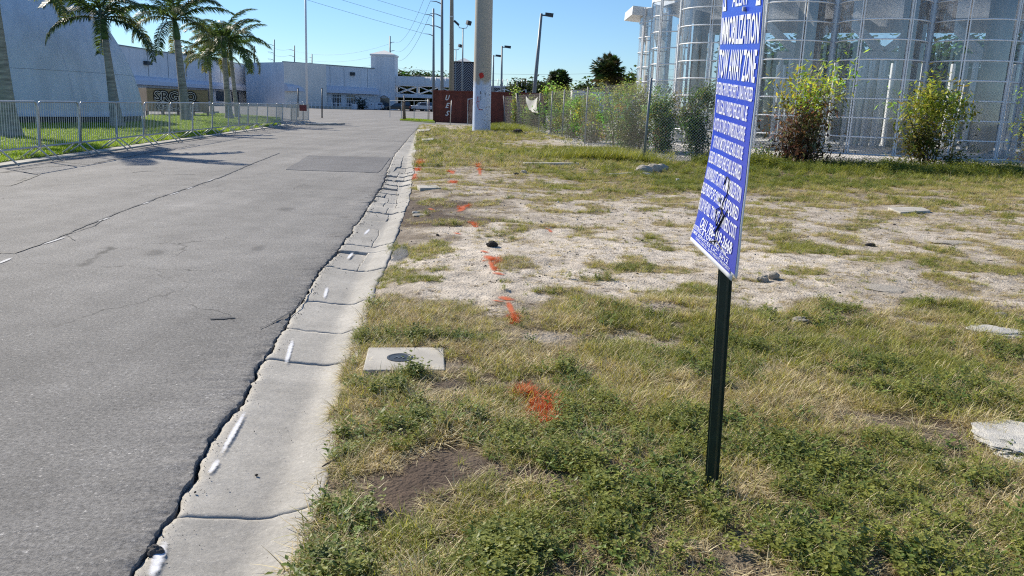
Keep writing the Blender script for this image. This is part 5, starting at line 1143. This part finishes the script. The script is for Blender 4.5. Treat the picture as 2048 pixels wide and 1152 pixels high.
# ------------------------------------------------------------------ transmission poles & wires
def tpole(px, pyb, pyt, Y, r, arms, alen, label, side=-1):
    b = P(px, pyb, Y); b.z = 0; tp = P(px, pyt, Y); tp.x = P(px, (pyb + pyt) / 2, Y).x if False else tp.x; t = thing('transmission_pole', label, 'utility pole', b, 0, 'transmission poles'); d = tp - b
    m = MB(); m.tube([Vector((0, 0, 0)), d], [r, r * .6], 8); m.build('pole', M['grey_metal'], t, smooth=True); tips = []
    for ay in arms:
        q = P(px, ay, Y) - b; e = q + Vector((side * alen, 0, alen * .22)); m = MB(); m.tube([q, q.lerp(e, .5) + Vector((0, 0, .08 * alen)), e], [.11, .08, .05], 5); m.build('arm', M['grey_metal'], t); tips.append(b + e)
    return tips
T1 = tpole(867, 235, 17, 165, .3, (33, 53, 72), 1.7, 'left steel transmission pole with three arms near the tall beige pole')
T2 = tpole(884, 235, -60, 135, .3, (-30, 8, 33, 57), 1.9, 'right steel transmission pole reaching out of the view')
T3 = tpole(780, 215, 72, 260, .35, (86, 103, 120), 1.5, 'transmission pole behind the white tower', 1)
T4 = tpole(548.5, 215, 79, 300, .35, (92, 107, 121), 2.4, 'leftmost far transmission pole over the long building')
T5 = tpole(589, 215, 91, 330, .35, (102, 114, 127), 2.4, 'second far transmission pole over the long building')
T6 = tpole(624, 215, 108, 380, .4, (116, 127), 1.6, 'third far transmission pole over the long building')
T7 = tpole(509, 215, 92, 270, .35, (100, 112), 1.6, 'far transmission pole half hidden by the palm crowns')
def wire(a, b, sag, label, r=.03):
    a = Vector(a); b = Vector(b); pts = [a.lerp(b, k / 14) + Vector((0, 0, -sag * 4 * (k / 14) * (1 - k / 14))) for k in range(15)]; m = MB(); m.tube(pts, r, 3, cap=False); tag(m.build('overhead_wire', M['grey_metal']), label, 'wire', 'overhead wires')
nm3 = ['upper', 'middle', 'lower']
for k in range(3):
    wire(T3[k], T2[k], 3, '%s wire rising from the tower pole to the tall right pole' % nm3[k]); wire(T4[k], T5[k], 1, '%s wire between the two leftmost far poles' % nm3[k], .03); wire(T5[k], T3[k], 3, '%s wire between the far poles and the tower pole' % nm3[k], .03)
    wire(T1[k], T1[k] + Vector((-60, -60, 14)), 1, '%s wire leaving the left transmission pole to the upper left' % nm3[k], .03)
for k, (y0, y1) in enumerate(((128, 134), (141, 148), (152, 158), (165, 170))):
    wire(P(780, y0 + 6, 262), P(1420, y1, 190), 2, '%s long wire across the sky right of the column' % ['top', 'second', 'third', 'lowest'][k], .035)
# ------------------------------------------------------------------ dome
dc = Vector((-28.86, 40.83, 0)); t = thing('white_dome', 'huge white dome building behind the palms on the left', 'building', dc); RRd = 8.8; m = MB(); prof = [(RRd * math.cos(a), RRd * math.sin(a)) for a in [i * math.pi / 2 / 40 for i in range(1, 41)]]
m.lathe([(RRd, .35)] + prof[:-1], 96); m.build('shell', M['white_wall'], t, smooth=True)
m = MB(); m.lathe([(RRd - .12, -.1), (RRd - .12, .36)], 96); m.build('base_band', M['dark_metal'], t)
m = MB()
for el in (.28, .75):
    m.tube([(RRd * math.cos(el) * math.cos(a) * 1.0005, RRd * math.cos(el) * math.sin(a) * 1.0005, RRd * math.sin(el)) for a in [i * 2 * math.pi / 96 for i in range(97)]], .006, 4, cap=False)
m.build('seam', M['grey_metal'], t)
m = MB()
for k in range(16):
    a = k * 2 * math.pi / 16; m.tube([(RRd * math.cos(e) * math.cos(a) * 1.0005, RRd * math.cos(e) * math.sin(a) * 1.0005, RRd * math.sin(e)) for e in [.05 + i * 1.45 / 24 for i in range(25)]], .01, 4, cap=False)
m.build('rib', M['canopy'], t)
# ------------------------------------------------------------------ long white building
LB = thing('long_building', 'long white building with blue canopy and glass doors across the far lot', 'building')
A0 = Vector((-66, 95, 0)); A1 = Vector((-64.6, 190, 0)); B0 = Vector((-48.0, 165, 0)); B1 = Vector((-32.6, 184, 0)); hA = 9.3
def wallseg(a, b, h, th, m, nm='wall', z0=-.1, par=LB, proud=0):
    d = (b - a).normalized(); n = Vector((-d.y, d.x, 0)); k = MB(); p = [a - n * proud, b - n * proud, b + n * th, a + n * th]; k.prism([tuple(q)[:2] for q in p], z0, h); return k.build(nm, M[m], par)
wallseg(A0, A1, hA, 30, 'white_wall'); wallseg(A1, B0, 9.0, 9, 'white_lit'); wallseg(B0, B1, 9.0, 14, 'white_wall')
m = MB()
for a, b, hA in ((A0, A1, 9.3), (B0, B1, 9.0)):
    d = (b - a).normalized(); n = Vector((-d.y, d.x, 0)); m.prism([tuple(q)[:2] for q in (a - n * .12, b - n * .12, b + n * .5, a + n * .5)], hA + .002, hA + .18)
m.build('parapet', M['grey_metal'], LB)
def canopy(a, b):
    d = (b - a).normalized(); n = Vector((d.y, -d.x, 0)); vs = []; pr_ = [(0, 4.75), (.5, 4.68), (.95, 4.4), (1.2, 4.0), (1.28, 3.4), (1.28, 3.3), (0, 3.3)]
    for p in (a, b): vs += [p + n * x + Vector((0, 0, z)) for x, z in pr_]
    k = MB(); q = len(pr_); k.add(vs, [(i, i + q, i + 1 + q, i + 1) for i in range(q - 1)] + [tuple(range(q)), tuple(range(q, 2 * q))[::-1]]); k.build('canopy', M['canopy'], LB)
canopy(A0, A1); canopy(B0, B1)
def on_wall(a, b, px, py=195):
    """point on the wall plane hit by the sight line"""
    d = ray(px, py); o = Vector((0, 0, H)); D3 = Vector(d); w = b - a; n = Vector((-w.y, w.x, 0)); t_ = (a - o).dot(n) / D3.dot(n); return o + D3 * t_
db = (B1 - B0).normalized(); nb3 = Vector((db.y, -db.x, 0))
def rect_on(a, d, n, w, z0, z1, off, m, nm, par):
    k = MB(); c = a; p = [c - d * w / 2 + n * off, c + d * w / 2 + n * off]; k.add([p[0] + Vector((0, 0, z0)), p[1] + Vector((0, 0, z0)), p[1] + Vector((0, 0, z1)), p[0] + Vector((0, 0, z1))] + [q - n * .08 for q in (p[0] + Vector((0, 0, z0)), p[1] + Vector((0, 0, z0)), p[1] + Vector((0, 0, z1)), p[0] + Vector((0, 0, z1)))], [(0, 1, 2, 3), (0, 4, 5, 1), (1, 5, 6, 2), (2, 6, 7, 3), (3, 7, 4, 0)]); return k.build(nm, M[m], par)
for px in (588, 616, 645, 673, 701):
    c = on_wall(B0, B1, px); c.z = 0; dr = rect_on(c, db, nb3, 2.35, .2, 2.95, .05, 'glass_dark', 'glass_door', LB)
    for x in (-1.2, -.75, -.05, .7, 1.2):
        rect_on(c + db * x, db, nb3, .1, .2, 3.0, .13, 'white_metal', 'door_frame', dr)
    rect_on(c, db, nb3, 2.4, 2.35, 2.5, .12, 'white_metal', 'transom', dr)
for px, a, b in ((606, B0, B1), (706, B0, B1)):
    c = on_wall(a, b, px, 148); k = MB(); k.box(c.x - .5, c.x + .5, c.y - .8, c.y, c.z - .35, c.z + .35); k.build('wall_lamp', M['dark_metal'], LB)
c = on_wall(A0, A1, 292, 126); k = MB(); k.box(c.x, c.x + .7, c.y - 1, c.y + 1, c.z - .3, c.z + .3); k.build('wall_lamp', M['dark_metal'], LB)
dA = (A1 - A0).normalized(); nA = Vector((dA.y, -dA.x, 0))
for px in (296, 336, 372, 410, 440):
    c = on_wall(A0, A1, px, 130); c.z = 0; rect_on(c, dA, nA, .12, 4.8, 9.2, .04, 'grey_metal', 'joint_strip', LB)
for px in (600, 631, 660, 688, 720, 735):
    c = on_wall(B0, B1, px, 150); c.z = 0; rect_on(c, db, nb3, .07 if px != 720 else .16, 4.8, 8.9, .03, 'grey_metal' if px != 720 else 'white_metal', 'joint_strip' if px != 720 else 'downpipe', LB)
for px in (302, 312, 324, 334, 345, 356, 400, 412, 440, 470):
    c = on_wall(A0, A1, px, 190); c.z = 0; rect_on(c, dA, nA, 3.0 if px < 390 else 4.5, .8, 2.9, .05, 'glass_dark', 'window', LB)
# roof clutter and far slab roof
m = MB(); q = P(495, 130, 235); m.box(q.x - 22, q.x + 3, 235, 240, 8, P(495, 129, 235).z); m.build('roof_block', M['dark_metal'], LB)
# tower
tw = thing('white_tower', 'square white stair tower with low pyramid roof at the end of the long building', 'building', (-33.6, 184, 0)); m = MB(); m.box(0, 5.35, -.3, 5, -.1, 11.9); m.build('wall', M['white_wall'], tw)
m = MB(); m.box(-.2, 5.55, -.5, 5.2, 11.9, 12.25); m.build('cornice', M['white_metal'], tw)
m = MB(); m.add([(-.2, -.5, 12.25), (5.55, -.5, 12.25), (5.55, 5.2, 12.25), (-.2, 5.2, 12.25), (2.7, 2.4, 13.3)], [(0, 1, 4), (1, 2, 4), (2, 3, 4), (3, 0, 4)]); m.build('roof', M['white_lit'], tw)
m = MB(); m.box(2.1, 4.2, -.35, -.25, 0, 2.6); m.build('doorway', M['glass_dark'], tw)
m = MB(); pts = [(2.0 + 2.2 * k / 8, -.3, 2.6 + .6 * math.sin(math.pi * k / 8)) for k in range(9)]; pts2 = [(x, -1.3, z) for x, _, z in pts]; m.add(pts + pts2, [(k, k + 1, k + 10, k + 9) for k in range(8)]); m.build('door_awning', M['canopy'], tw)
# front yard pieces
t = thing('white_railing', 'white railing with posts in front of the glass doors', 'railing'); a = P(572, 213, 158); b = P(704, 217, 166); a.z = b.z = 0; m = MB()
for z in (.55, 1.1): m.tube([a + Vector((0, 0, z)), b + Vector((0, 0, z))], .05, 4)
m.build('rail', M['white_metal'], t)
pm = MB(); pm.box(-.07, .07, -.07, .07, -.05, 1.35); pme = pm.mesh('railing_post', M['white_metal'])
for k in range(17): o = link('railing_post', pme, t); o.location = a.lerp(b, k / 16)
m = MB(); dd = (b - a).normalized(); nn = Vector((-dd.y, dd.x, 0)); m.prism([tuple(q)[:2] for q in (a, b, b + nn * .3, a + nn * .3)], -.1, .45); m.build('plinth', M['kerb'], t)
c = P(708, 219, 168); t = thing('stub_wall', 'low rounded white wall end beside the dark bush', 'wall', (c.x, c.y, 0)); m = MB(); m.tube([(0, .8, .0), (0, .8, 1.1)], .5, 12); m.build('pier', M['white_wall'], t); m = MB(); m.box(-.5, .5, .8, 3.5, 0, 1.05); m.build('wall', M['white_wall'], t)
c = P(722, 219, 170); shrub((c.x, c.y, 0), 2.2, 2.1, 'dark bush beside the long building entrance', tint((.012, .025, .012), (.03, .05, .02)), 200, .3, 900, name='bush')
t = thing('low_fence', 'row of low white fence panels beside the parked hatchback', 'fence'); c0 = P(729, 218, 176); m = MB()
for k in range(4): x = c0.x + k * .75; m.box(x, x + .7, 176, 176.1, .15, 1.5)
m.build('panel', M['white_wall'], t)
# ------------------------------------------------------------------ pedestrian bridge
bz = thing('pedestrian_bridge', 'white covered truss footbridge leading from the tower behind the container', 'bridge'); X0, X1, Yb = -28.2, -6., 185
m = MB(); n = 10; pts = []
for x in (X0 + 6.5, X1 - 5): pts += [(x, Yb - 1.6 * math.cos(math.pi * k / n) + 1.6, 6.2 + 1.5 * math.sin(math.pi * k / n)) for k in range(n + 1)]
m.add(pts, [(k, k + 1, k + n + 2, k + n + 1) for k in range(n)]); m.build('roof', M['white_lit'], bz, smooth=True)
for k in range(22):
    x = X0 + 7 + k * 1.1; m = MB(); m.tube([(x, Yb + 1.6 - 1.63 * math.cos(math.pi * j / 8), 6.2 + 1.53 * math.sin(math.pi * j / 8)) for j in range(9)], .06, 4); m.build('roof_rib', M['white_metal'], bz)
m = MB(); m.box(X0, X0 + 6.6, Yb - .2, Yb + 3.2, 5.9, 7.6); m.build('link_block', M['white_wall'], bz)
m = MB(); m.box(X0, X1 - 5, Yb - .15, Yb + 3.4, 5.5, 6.2); m.box(X0, X1 - 5, Yb - .2, Yb + 3.4, 2.9, 3.7); m.build('deck', M['white_wall'], bz)
for y in (Yb, Yb + 3.2):
    for k in range(6):
        x = X0 + k * 5; m = MB(); m.bar((x, y, 3.7), (x + 5, y, 5.5), .16, .16); m.bar((x, y + .02, 5.5), (x + 5, y + .02, 3.7), .16, .16); m.bar((x + 5, y, 3.7), (x + 5, y, 5.5), .3, .3); m.build('truss_panel', M['white_metal'], bz)
m = MB(); m.box(-21.5, -20.6, Yb + .5, Yb + 2, -.1, 2.9); m.build('pier', M['pole_conc'], bz)
for (px, py, w, h, lab) in ((774, 153, 1.0, 1.4, 'pale square roof unit beyond the footbridge beside the tower'), (837, 155, 1.2, .45, 'small dark roof unit on the footbridge roof')):
    c = P(px, py, 200); t = thing('roof_unit', lab, 'roof unit', c); m = MB(); m.box(-w, w, 0, 2, -2, h); m.build('casing', M['pole_conc'], t); m = MB(); m.box(-w * .5, w * .5, -.04, -.01, .1, h * .7); m.build('grille', M['dark_metal'], t)
# ------------------------------------------------------------------ striped building and others behind
def chevmat():
    m = bpy.data.materials.new('chevron_stripes'); N, L = nodes(m); b = N['Principled BSDF']; b.inputs['Roughness'].default_value = .6
    tc = N.new('ShaderNodeTexCoord'); s = N.new('ShaderNodeSeparateXYZ'); L.new(tc.outputs['Object'], s.inputs[0])
    def mt(op, a, b_=None):
        q = N.new('ShaderNodeMath'); q.operation = op
        for i, x in enumerate((a, b_)):
            if x is None: continue
            if isinstance(x, (int, float)): q.inputs[i].default_value = x
            else: L.new(x, q.inputs[i])
        return q.outputs[0]
    ax = mt('ABSOLUTE', mt('SUBTRACT', s.outputs[0], 3.4)); v = mt('FRACT', mt('MULTIPLY', mt('ADD', s.outputs[2], ax), 2.2)); st = mt('LESS_THAN', v, .3); k = mt('LESS_THAN', s.outputs[0], 4.6); st = mt('MULTIPLY', st, k)
    mx = N.new('ShaderNodeMix'); mx.data_type = 'RGBA'; L.new(st, mx.inputs[0]); mx.inputs[6].default_value = (.012, .014, .025, 1); mx.inputs[7].default_value = (.3, .32, .36, 1); L.new(mx.outputs[2], b.inputs['Base Color']); return m
M['chevron'] = chevmat()
c = P(900, 200, 150); t = thing('mural_building', 'dark building with white chevron mural behind the container', 'building', (c.x, 150, 0)); m = MB(); m.box(0, 6.9, 0, 8, -.1, 9.2); m.build('wall', M['chevron'], t)
m = MB(); m.box(-.1, 7.0, -.1, 8.1, 9.2, 9.4); m.build('parapet', M['black'], t)
m = MB(); m.add([(-.3, 6, 9.4), (4.3, 6, 9.4), (4.3, 10, 9.4), (-.3, 10, 9.4), (2, 8, 10.5)], [(0, 1, 4), (1, 2, 4), (2, 3, 4), (3, 0, 4)]); m.build('roof', M['white_lit'], t)
m = MB(); m.tube([(4.6, 3, 10), (4.6, 3, 11.6)], .14, 6); m.build('vent_pipe', M['dark_metal'], t)
m = MB()
for k, (a, b) in enumerate([((5.0, 3.2), (6.3, 5.2)), ((5.6, 2.6), (6.5, 4.0)), ((4.9, 5.2), (5.3, 6.1)), ((5.1, 7), (5.3, 8))]): m.bar((a[0], -.03, a[1]), (b[0], -.03, b[1]), .3, .03, up=(0, 1, 0))
m.build('mural_stroke', M['white_print'], t)
c = P(975, 200, 205); t = thing('striped_building', 'low distant building with dark striped wall right of the column', 'building', (c.x, 205, 0)); m = MB(); m.box(0, 8, 0, 8, -.1, 6.2); m.build('wall', M['chevron'], t); m = MB(); m.box(0, 8.1, -.1, 8, 6.2, 6.6); m.build('parapet', M['canopy'], t); m = MB(); m.box(3, 3.7, 2, 3, 6.6, 7.1); m.build('vent', M['dark_metal'], t)
c = P(1144, 200, 100); t = thing('white_shed', 'small bright white shed behind the fence between the cabbage palms', 'shed', (c.x, 100, 0)); m = MB(); m.box(0, 1.5, 0, 3, -.1, 3.7); m.build('wall', M['white_lit'], t)
for k in range(7): m = MB(); m.box(0, 1.5, -.02, 0, .3 + k * .5, .34 + k * .5); m.build('groove', M['grey_metal'], t)
c = P(1168, 200, 101); t = thing('grey_trailer', 'long grey trailer behind the shrubs under the larger cabbage palm', 'trailer', (c.x, 101, 0)); m = MB(); m.box(0, 8, 0, 3, .5, 3.6); m.build('body', M['canopy'], t)
for k in range(16): m = MB(); m.box(.2 + k * .5, .26 + k * .5, -.03, 0, .6, 3.5); m.build('rib', M['grey_metal'], t)
for k in range(2): m = MB(); m.tube([(1 + k * 6, .1, .35), (1 + k * 6, .5, .35)], .4, 10); m.build('wheel', M['tyre'], t)
# ------------------------------------------------------------------ graffiti box
GB = thing('graffiti_box', 'tan plywood box structure covered in black graffiti behind the palms', 'box structure', (0, 0, 0)); ga = P(297, 229, 59); gb_ = P(419, 230, 62); ga.z = gb_.z = 0; gd = (gb_ - ga).normalized(); gn = Vector((-gd.y, gd.x, 0)); gl = (gb_ - ga).length
for k in range(4):
    p = ga + gd * (gl * k / 4 + .01); q = ga + gd * (gl * (k + 1) / 4 - .01); m = MB(); m.prism([tuple(v)[:2] for v in (p, q, q + gn * .06, p + gn * .06)], .35, 1.95); m.build('plywood_sheet', M['ply'], GB)
m = MB(); m.prism([tuple(v)[:2] for v in (ga + gn * .08, gb_ + gn * .08, gb_ + gn * 2.2, ga + gn * 2.2)], .3, 2.0); m.build('frame', M['wood'], GB)
for k in range(5): p = ga + gd * (gl * k / 4) + gn * .3; m = MB(); m.box(p.x - .08, p.x + .08, p.y - .05, p.y + .1, 0, .35); m.build('leg', M['wood'], GB)
for (txt, s0, s1, z0, z1) in (('SRGEO', .12, .78, 1.12, 1.8), ('GUZE', .14, .8, .45, 1.05)):
    bd = []
    for off, mt_, yo in ((.01, 'black', .03), (.045, 'white_print', .02), (.14, 'black', .01)):
        bm = text_geo(txt, off, 0., bd)
        for v in bm.verts: v.co = ga + gd * (gl * (s0 + (s1 - s0) * v.co.x)) - gn * yo + Vector((0, 0, z0 + (z1 - z0) * v.co.y))
        me = bpy.data.meshes.new('graffiti_letters'); bm.to_mesh(me); bm.free(); me.materials.append(M[mt_]); link('graffiti_letters', me, GB)
for i, px in enumerate((413, 432)):
    c = G(px, 228); lump(px - 4, 228, px + 4, 228, .3, .25, 'concrete_block', 'pale block on the lawn by the graffiti box, %s one' % ['left', 'right'][i], 'concrete block')
# ------------------------------------------------------------------ vehicles
def car(loc, rz, label, kind='hatch', m='car_white', name='parked_car'):
    t = thing(name, label, 'car' if kind != 'pickup' else 'pickup truck', loc, rz, 'vehicles parked on the far lot')
    if kind == 'hatch': pr_ = [(-2, .3), (-2.05, .75), (-1.95, 1.0), (-1.6, 1.5), (-.3, 1.55), (.7, 1.0), (1.8, .85), (2.05, .6), (2.05, .3)]; w = .88; win = [(-1.85, 1.02), (-1.52, 1.45), (-.3, 1.5), (.55, 1.02)]
    else: pr_ = [(-2.8, .5), (-2.8, 1.1), (-.9, 1.1), (-.75, 1.85), (.55, 1.88), (1.15, 1.25), (2.6, 1.15), (2.75, .8), (2.75, .45)]; w = .98; win = [(-.65, 1.2), (-.6, 1.78), (.5, 1.8), (1.0, 1.25)]
    b = MB(); n = len(pr_); ins = lambda z: 1 - max(0, z - 1.0) * .22
    b.add([(x, -w * ins(z), z) for x, z in pr_] + [(x, w * ins(z), z) for x, z in pr_], [tuple(range(n))] + [tuple(range(n, 2 * n))[::-1]] + [(i, i + n, (i + 1) % n + n, (i + 1) % n) for i in range(n)]); b.build('body', M[m], t, bev=.06)
    for s in (-1, 1):
        k = MB(); k.add([(x, s * (w * ins(z) + .012), z) for x, z in win], [(0, 1, 2, 3)]); k.build('side_window', M['glass_dark'], t)
        k = MB(); k.add([(x, s * w * .85 if False else 0, z) for x, z in []], []) if False else None
    zt = 1.5 if kind == 'hatch' else 1.82
    f = (pr_[4], pr_[5]); k = MB(); k.add([(f[0][0] + .06, -.72, f[0][1] - .04), (f[0][0] + .06, .72, f[0][1] - .04), (f[1][0] + .0, .8, f[1][1] + .06), (f[1][0], -.8, f[1][1] + .06)], [(0, 1, 2, 3)]); k.v = [(x + .03, y, z + .03) for x, y, z in k.v]; k.build('windscreen', M['glass_dark'], t)
    r0, r1 = (pr_[3], pr_[2]); k = MB(); k.add([(r0[0] - .03, -.68, r0[1] - .06), (r0[0] - .03, .68, r0[1] - .06), (r1[0] - .02, .74, r1[1] + .06), (r1[0] - .02, -.74, r1[1] + .06)], [(0, 1, 2, 3)]); k.build('rear_window', M['glass_dark'], t)
    for x in (pr_[0][0] + .65, pr_[-1][0] - .75):
        for s in (-1, 1): k = MB(); k.tube([(x, s * (w - .2), .33), (x, s * (w + .02), .33)], .34, 14); k.build('wheel', M['tyre'], t)
    for s in (-1, 1): k = MB(); k.box(pr_[0][0] - .07, pr_[0][0] + .02, s * .7 - .13, s * .7 + .13, .72, .92); k.build('tail_light', M['red_print'], t)
    k = MB(); k.box(pr_[-1][0] - .05, pr_[-1][0] + .04, -.6, .6, .45, .7); k.build('grille', M['dark_metal'], t)
    return t
c = G(759, 219.5); car((c.x, c.y, 0), R(93), 'white hatchback seen from behind at the foot of the white tower')
c = P(845, 219, 168); car((c.x, c.y, 0), R(200), 'white pickup truck facing left under the footbridge', 'pickup', name='pickup_truck')
c = P(862, 218, 178); car((c.x, c.y, 0), R(200), 'white vehicle half hidden by the container edge', 'pickup', name='pickup_truck')
c = P(812, 219, 165); car((c.x, c.y, 0), R(100), 'dark pickup truck just behind the timber post', 'pickup', 'car_dark', name='pickup_truck')
c = P(790, 219, 172); car((c.x, c.y, 0), R(185), 'black car parked beside the tower in deep shade', 'hatch', 'car_dark')
# ------------------------------------------------------------------ far trees
FT = [(785, 205, 230, 9.5, 12, 'dark dense tree behind the footbridge next to the tower'), (812, 205, 225, 9.5, 13, 'dark dense tree behind the middle of the footbridge'), (845, 205, 228, 9, 13, 'dark dense tree behind the right part of the footbridge'), (875, 205, 235, 9, 13, 'dark tree behind the left edge of the container'), (366, 150, 203, 12.6, 9, 'tree showing over the roof of the long building'), (1045, 200, 190, 6.2, 10, 'low round tree right of the striped far building'), (1062, 200, 200, 5.8, 9, 'low tree behind the leaning lamp'), (1100, 200, 170, 6, 9, 'far tree behind the smaller cabbage palm'), (1180, 200, 160, 5.6, 7, 'far tree right of the white shed'), (1265, 210, 130, 6.0, 10, 'dark tree beyond the fence left of the glass building')]
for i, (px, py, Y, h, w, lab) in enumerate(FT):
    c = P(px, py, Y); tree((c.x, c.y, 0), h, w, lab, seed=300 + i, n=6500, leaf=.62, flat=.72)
# ------------------------------------------------------------------ GLASS PAVILION
GP = thing('glass_pavilion', 'glass pavilion with rows of curved glass bays ringed by aluminium bands', 'building')
def gx(px, Y): return Vector((P(px, 150, Y).x, Y, 0))
J = [gx(1322, 43.5), gx(1332, 40.6), gx(1371, 37.9), gx(1500, 34.8), gx(1659, 33.0), gx(1849, 31.9), gx(2037, 31.3), gx(2225, 31.3), gx(2410, 32)]
GLS = glassmat('pavilion_glass', (.93, .95, .96), .2, .04, .19)
ZR = [0.02, .69, 1.42, 2.15, 2.88, 3.61, 4.34, 5.07, 5.8, 6.45]
for bi in range(len(J) - 1):
    a, b = J[bi + 1], J[bi]  # order so outward is toward the viewer
    ch = (a - b); L_ = ch.length; c = (a + b) / 2; d = ch.normalized(); n = Vector((d.y, -d.x, 0)); r = L_ / 2 - .08; seg = 3
    ang = math.atan2(n.y, n.x)
    def pt(th, rr=r): return Vector((c.x + rr * math.cos(ang + th), c.y + rr * math.sin(ang + th), 0))
    # panes
    pm_ = []
    for k in range(seg):
        t0, t1 = -math.pi / 2 + math.pi * k / seg + .02, -math.pi / 2 + math.pi * (k + 1) / seg - .02; m = MB(); q = 8; vs = []
        for z in (0, 1): vs += [Vector((r * math.cos(ang + t0 + (t1 - t0) * i / q), r * math.sin(ang + t0 + (t1 - t0) * i / q), z)) for i in range(q + 1)]
        m.add(vs, [(i, i + 1, i + q + 2, i + q + 1) for i in range(q)]); pm_.append(m.mesh('pane', GLS, True))
    for zi in range(len(ZR) - 1):
        for me in pm_:
            o = link('pane', me, GP); o.location = (c.x, c.y, ZR[zi] + .03); o.scale = (1, 1, ZR[zi + 1] - ZR[zi] - .06)
    rm = MB(); rm.tube([pt(-math.pi / 2 + math.pi * i / 20, r + .01) - Vector((c.x, c.y, 0)) for i in range(21)], .03, 6); rme = rm.mesh('ring_band', M['alum'], True)
    for z in ZR: o = link('ring_band', rme, GP); o.location = (c.x, c.y, z)
    for k in range(seg + 1):
        th = -math.pi / 2 + math.pi * k / seg; p = pt(th, r + .0)
        if k in (0, seg): continue
        m = MB(); 
        for s in (-.045, .045): pp_ = pt(th + s / r, r + .03); m.bar(pp_, pp_ + Vector((0, 0, 6.5)), .035, .07, up=(math.cos(ang + th), math.sin(ang + th), 0))
        m.build('mullion', M['alum'], GP)
for j in J:
    m = MB(); m.tube([j, j + Vector((0, 0, 6.5))], .12, 10); m.build('junction_post', M['mull_blue'], GP)
# floor, ceiling, roof
back = [Vector((28, 40.5, 0)), Vector((10.5, 46.5, 0))]
inner = [tuple(j)[:2] for j in J] + [tuple(p)[:2] for p in back]
m = MB(); m.prism(inner, -.1, .06); m.build('floor', M['white_lit'], GP)
m = MB(); m.prism(inner, 6.55, 7.3); m.build('ceiling', M['ceiling'], GP)
cen = Vector((15, 40, 0))
outer = []
for j in J:
    k_ = (j - cen).normalized(); outer.append(tuple(j + k_ * 1.0)[:2])
m = MB(); m.prism(outer + [tuple(p)[:2] for p in back], 7.32, 7.75); m.build('roof', M['white_metal'], GP)
# fascia panels over the left bays
for (x0, y0, x1, y1, Y, z0, z1) in ((1296, 0, 1366, 0, 41.0, 6.6, 7.6),):
    a = gx(1297, 42.2); b = gx(1372, 37.6); m = MB(); m.bar(a + Vector((0, 0, 7.0)), b + Vector((0, 0, 7.0)), .15, 1.0); m.build('fascia', M['white_wall'], GP)
m = MB(); a = P(1257, 27, 43); b = P(1300, 32, 43); m.bar(a, b, 3.0, .42); m.build('roof_arm', M['white_metal'], GP)
# ceiling beams + raking struts
for k in range(7):
    a = J[k + 1].lerp(J[k], .0) + Vector((0, 0, 6.35)); b = back[1].lerp(back[0], k / 6) + Vector((0, 0, 6.35)); m = MB(); m.bar(a + (b - a) * .03, b, .35, .4); m.build('ceiling_beam', M['white_metal'], GP)
for px, Y in ((1760, 37), (1590, 38.5), (1960, 36.5)):
    c = gx(px, Y); m = MB(); m.box(c.x - .9, c.x + .9, c.y - .2, c.y + .2, 4.0, 4.35); m.build('capital', M['ceiling'], GP)
    for dx in (-2.6, 2.4): m = MB(); m.bar(c + Vector((0, 0, 4.3)), c + Vector((dx, 0, 6.4)), .3, .3); m.build('strut', M['ceiling'], GP)
    for dx in (-.7, -.25, .25, .7): m = MB(); m.box(c.x + dx - .07, c.x + dx + .07, c.y - .12, c.y + .12, 0, 4.0); m.build('fin', M['mull_blue'], GP)
for px, Y, w in ((1610, 36.5, .55), (1815, 35.5, .5), (1985, 35, .5), (1480, 39, .45), (1395, 42.5, .4)):
    c = gx(px, Y); m = MB(); m.tube([c, c + Vector((0, 0, 6.5))], w, 16); m.build('interior_column', M['int_conc'], GP, smooth=True)
for px, Y, n_, sp_, hh in ((1555, 42, 7, .33, 3.9), (1700, 40, 4, .5, 4.2), (1350, 44.5, 7, .3, 6.0), (1420, 43, 6, .4, 5.5), (2030, 38, 5, .5, 4.0)):
    c = gx(px, Y)
    fm = MB(); fm.box(-.05, .05, -.15, .15, 0, hh); fme = fm.mesh('fin', M['mull_blue'])
    for k in range(n_): o = link('fin', fme, GP); o.location = (c.x + k * sp_, c.y, .05)
# back wall, partly open
for (x0, x1) in ():
    f0, f1 = (x0 - 10.5) / 17.5, (x1 - 10.5) / 17.5; a = back[1].lerp(back[0], f0); b = back[1].lerp(back[0], f1); m = MB(); m.bar(a + Vector((0, 0, 3.25)), b + Vector((0, 0, 3.25)), .3, 6.5); m.build('back_wall', M['int_conc'], GP)
m = MB(); m.bar(back[1] + Vector((0, 0, 6.2)), back[0] + Vector((0, 0, 6.2)), .3, .7); m.build('back_lintel', M['int_conc'], GP)
for k in range(14): p = back[1].lerp(back[0], k / 13); m = MB(); m.box(p.x - .08, p.x + .08, p.y - .1, p.y + .1, 0, 4.3); m.build('back_mullion', M['alum'], GP)
# trees beyond the pavilion
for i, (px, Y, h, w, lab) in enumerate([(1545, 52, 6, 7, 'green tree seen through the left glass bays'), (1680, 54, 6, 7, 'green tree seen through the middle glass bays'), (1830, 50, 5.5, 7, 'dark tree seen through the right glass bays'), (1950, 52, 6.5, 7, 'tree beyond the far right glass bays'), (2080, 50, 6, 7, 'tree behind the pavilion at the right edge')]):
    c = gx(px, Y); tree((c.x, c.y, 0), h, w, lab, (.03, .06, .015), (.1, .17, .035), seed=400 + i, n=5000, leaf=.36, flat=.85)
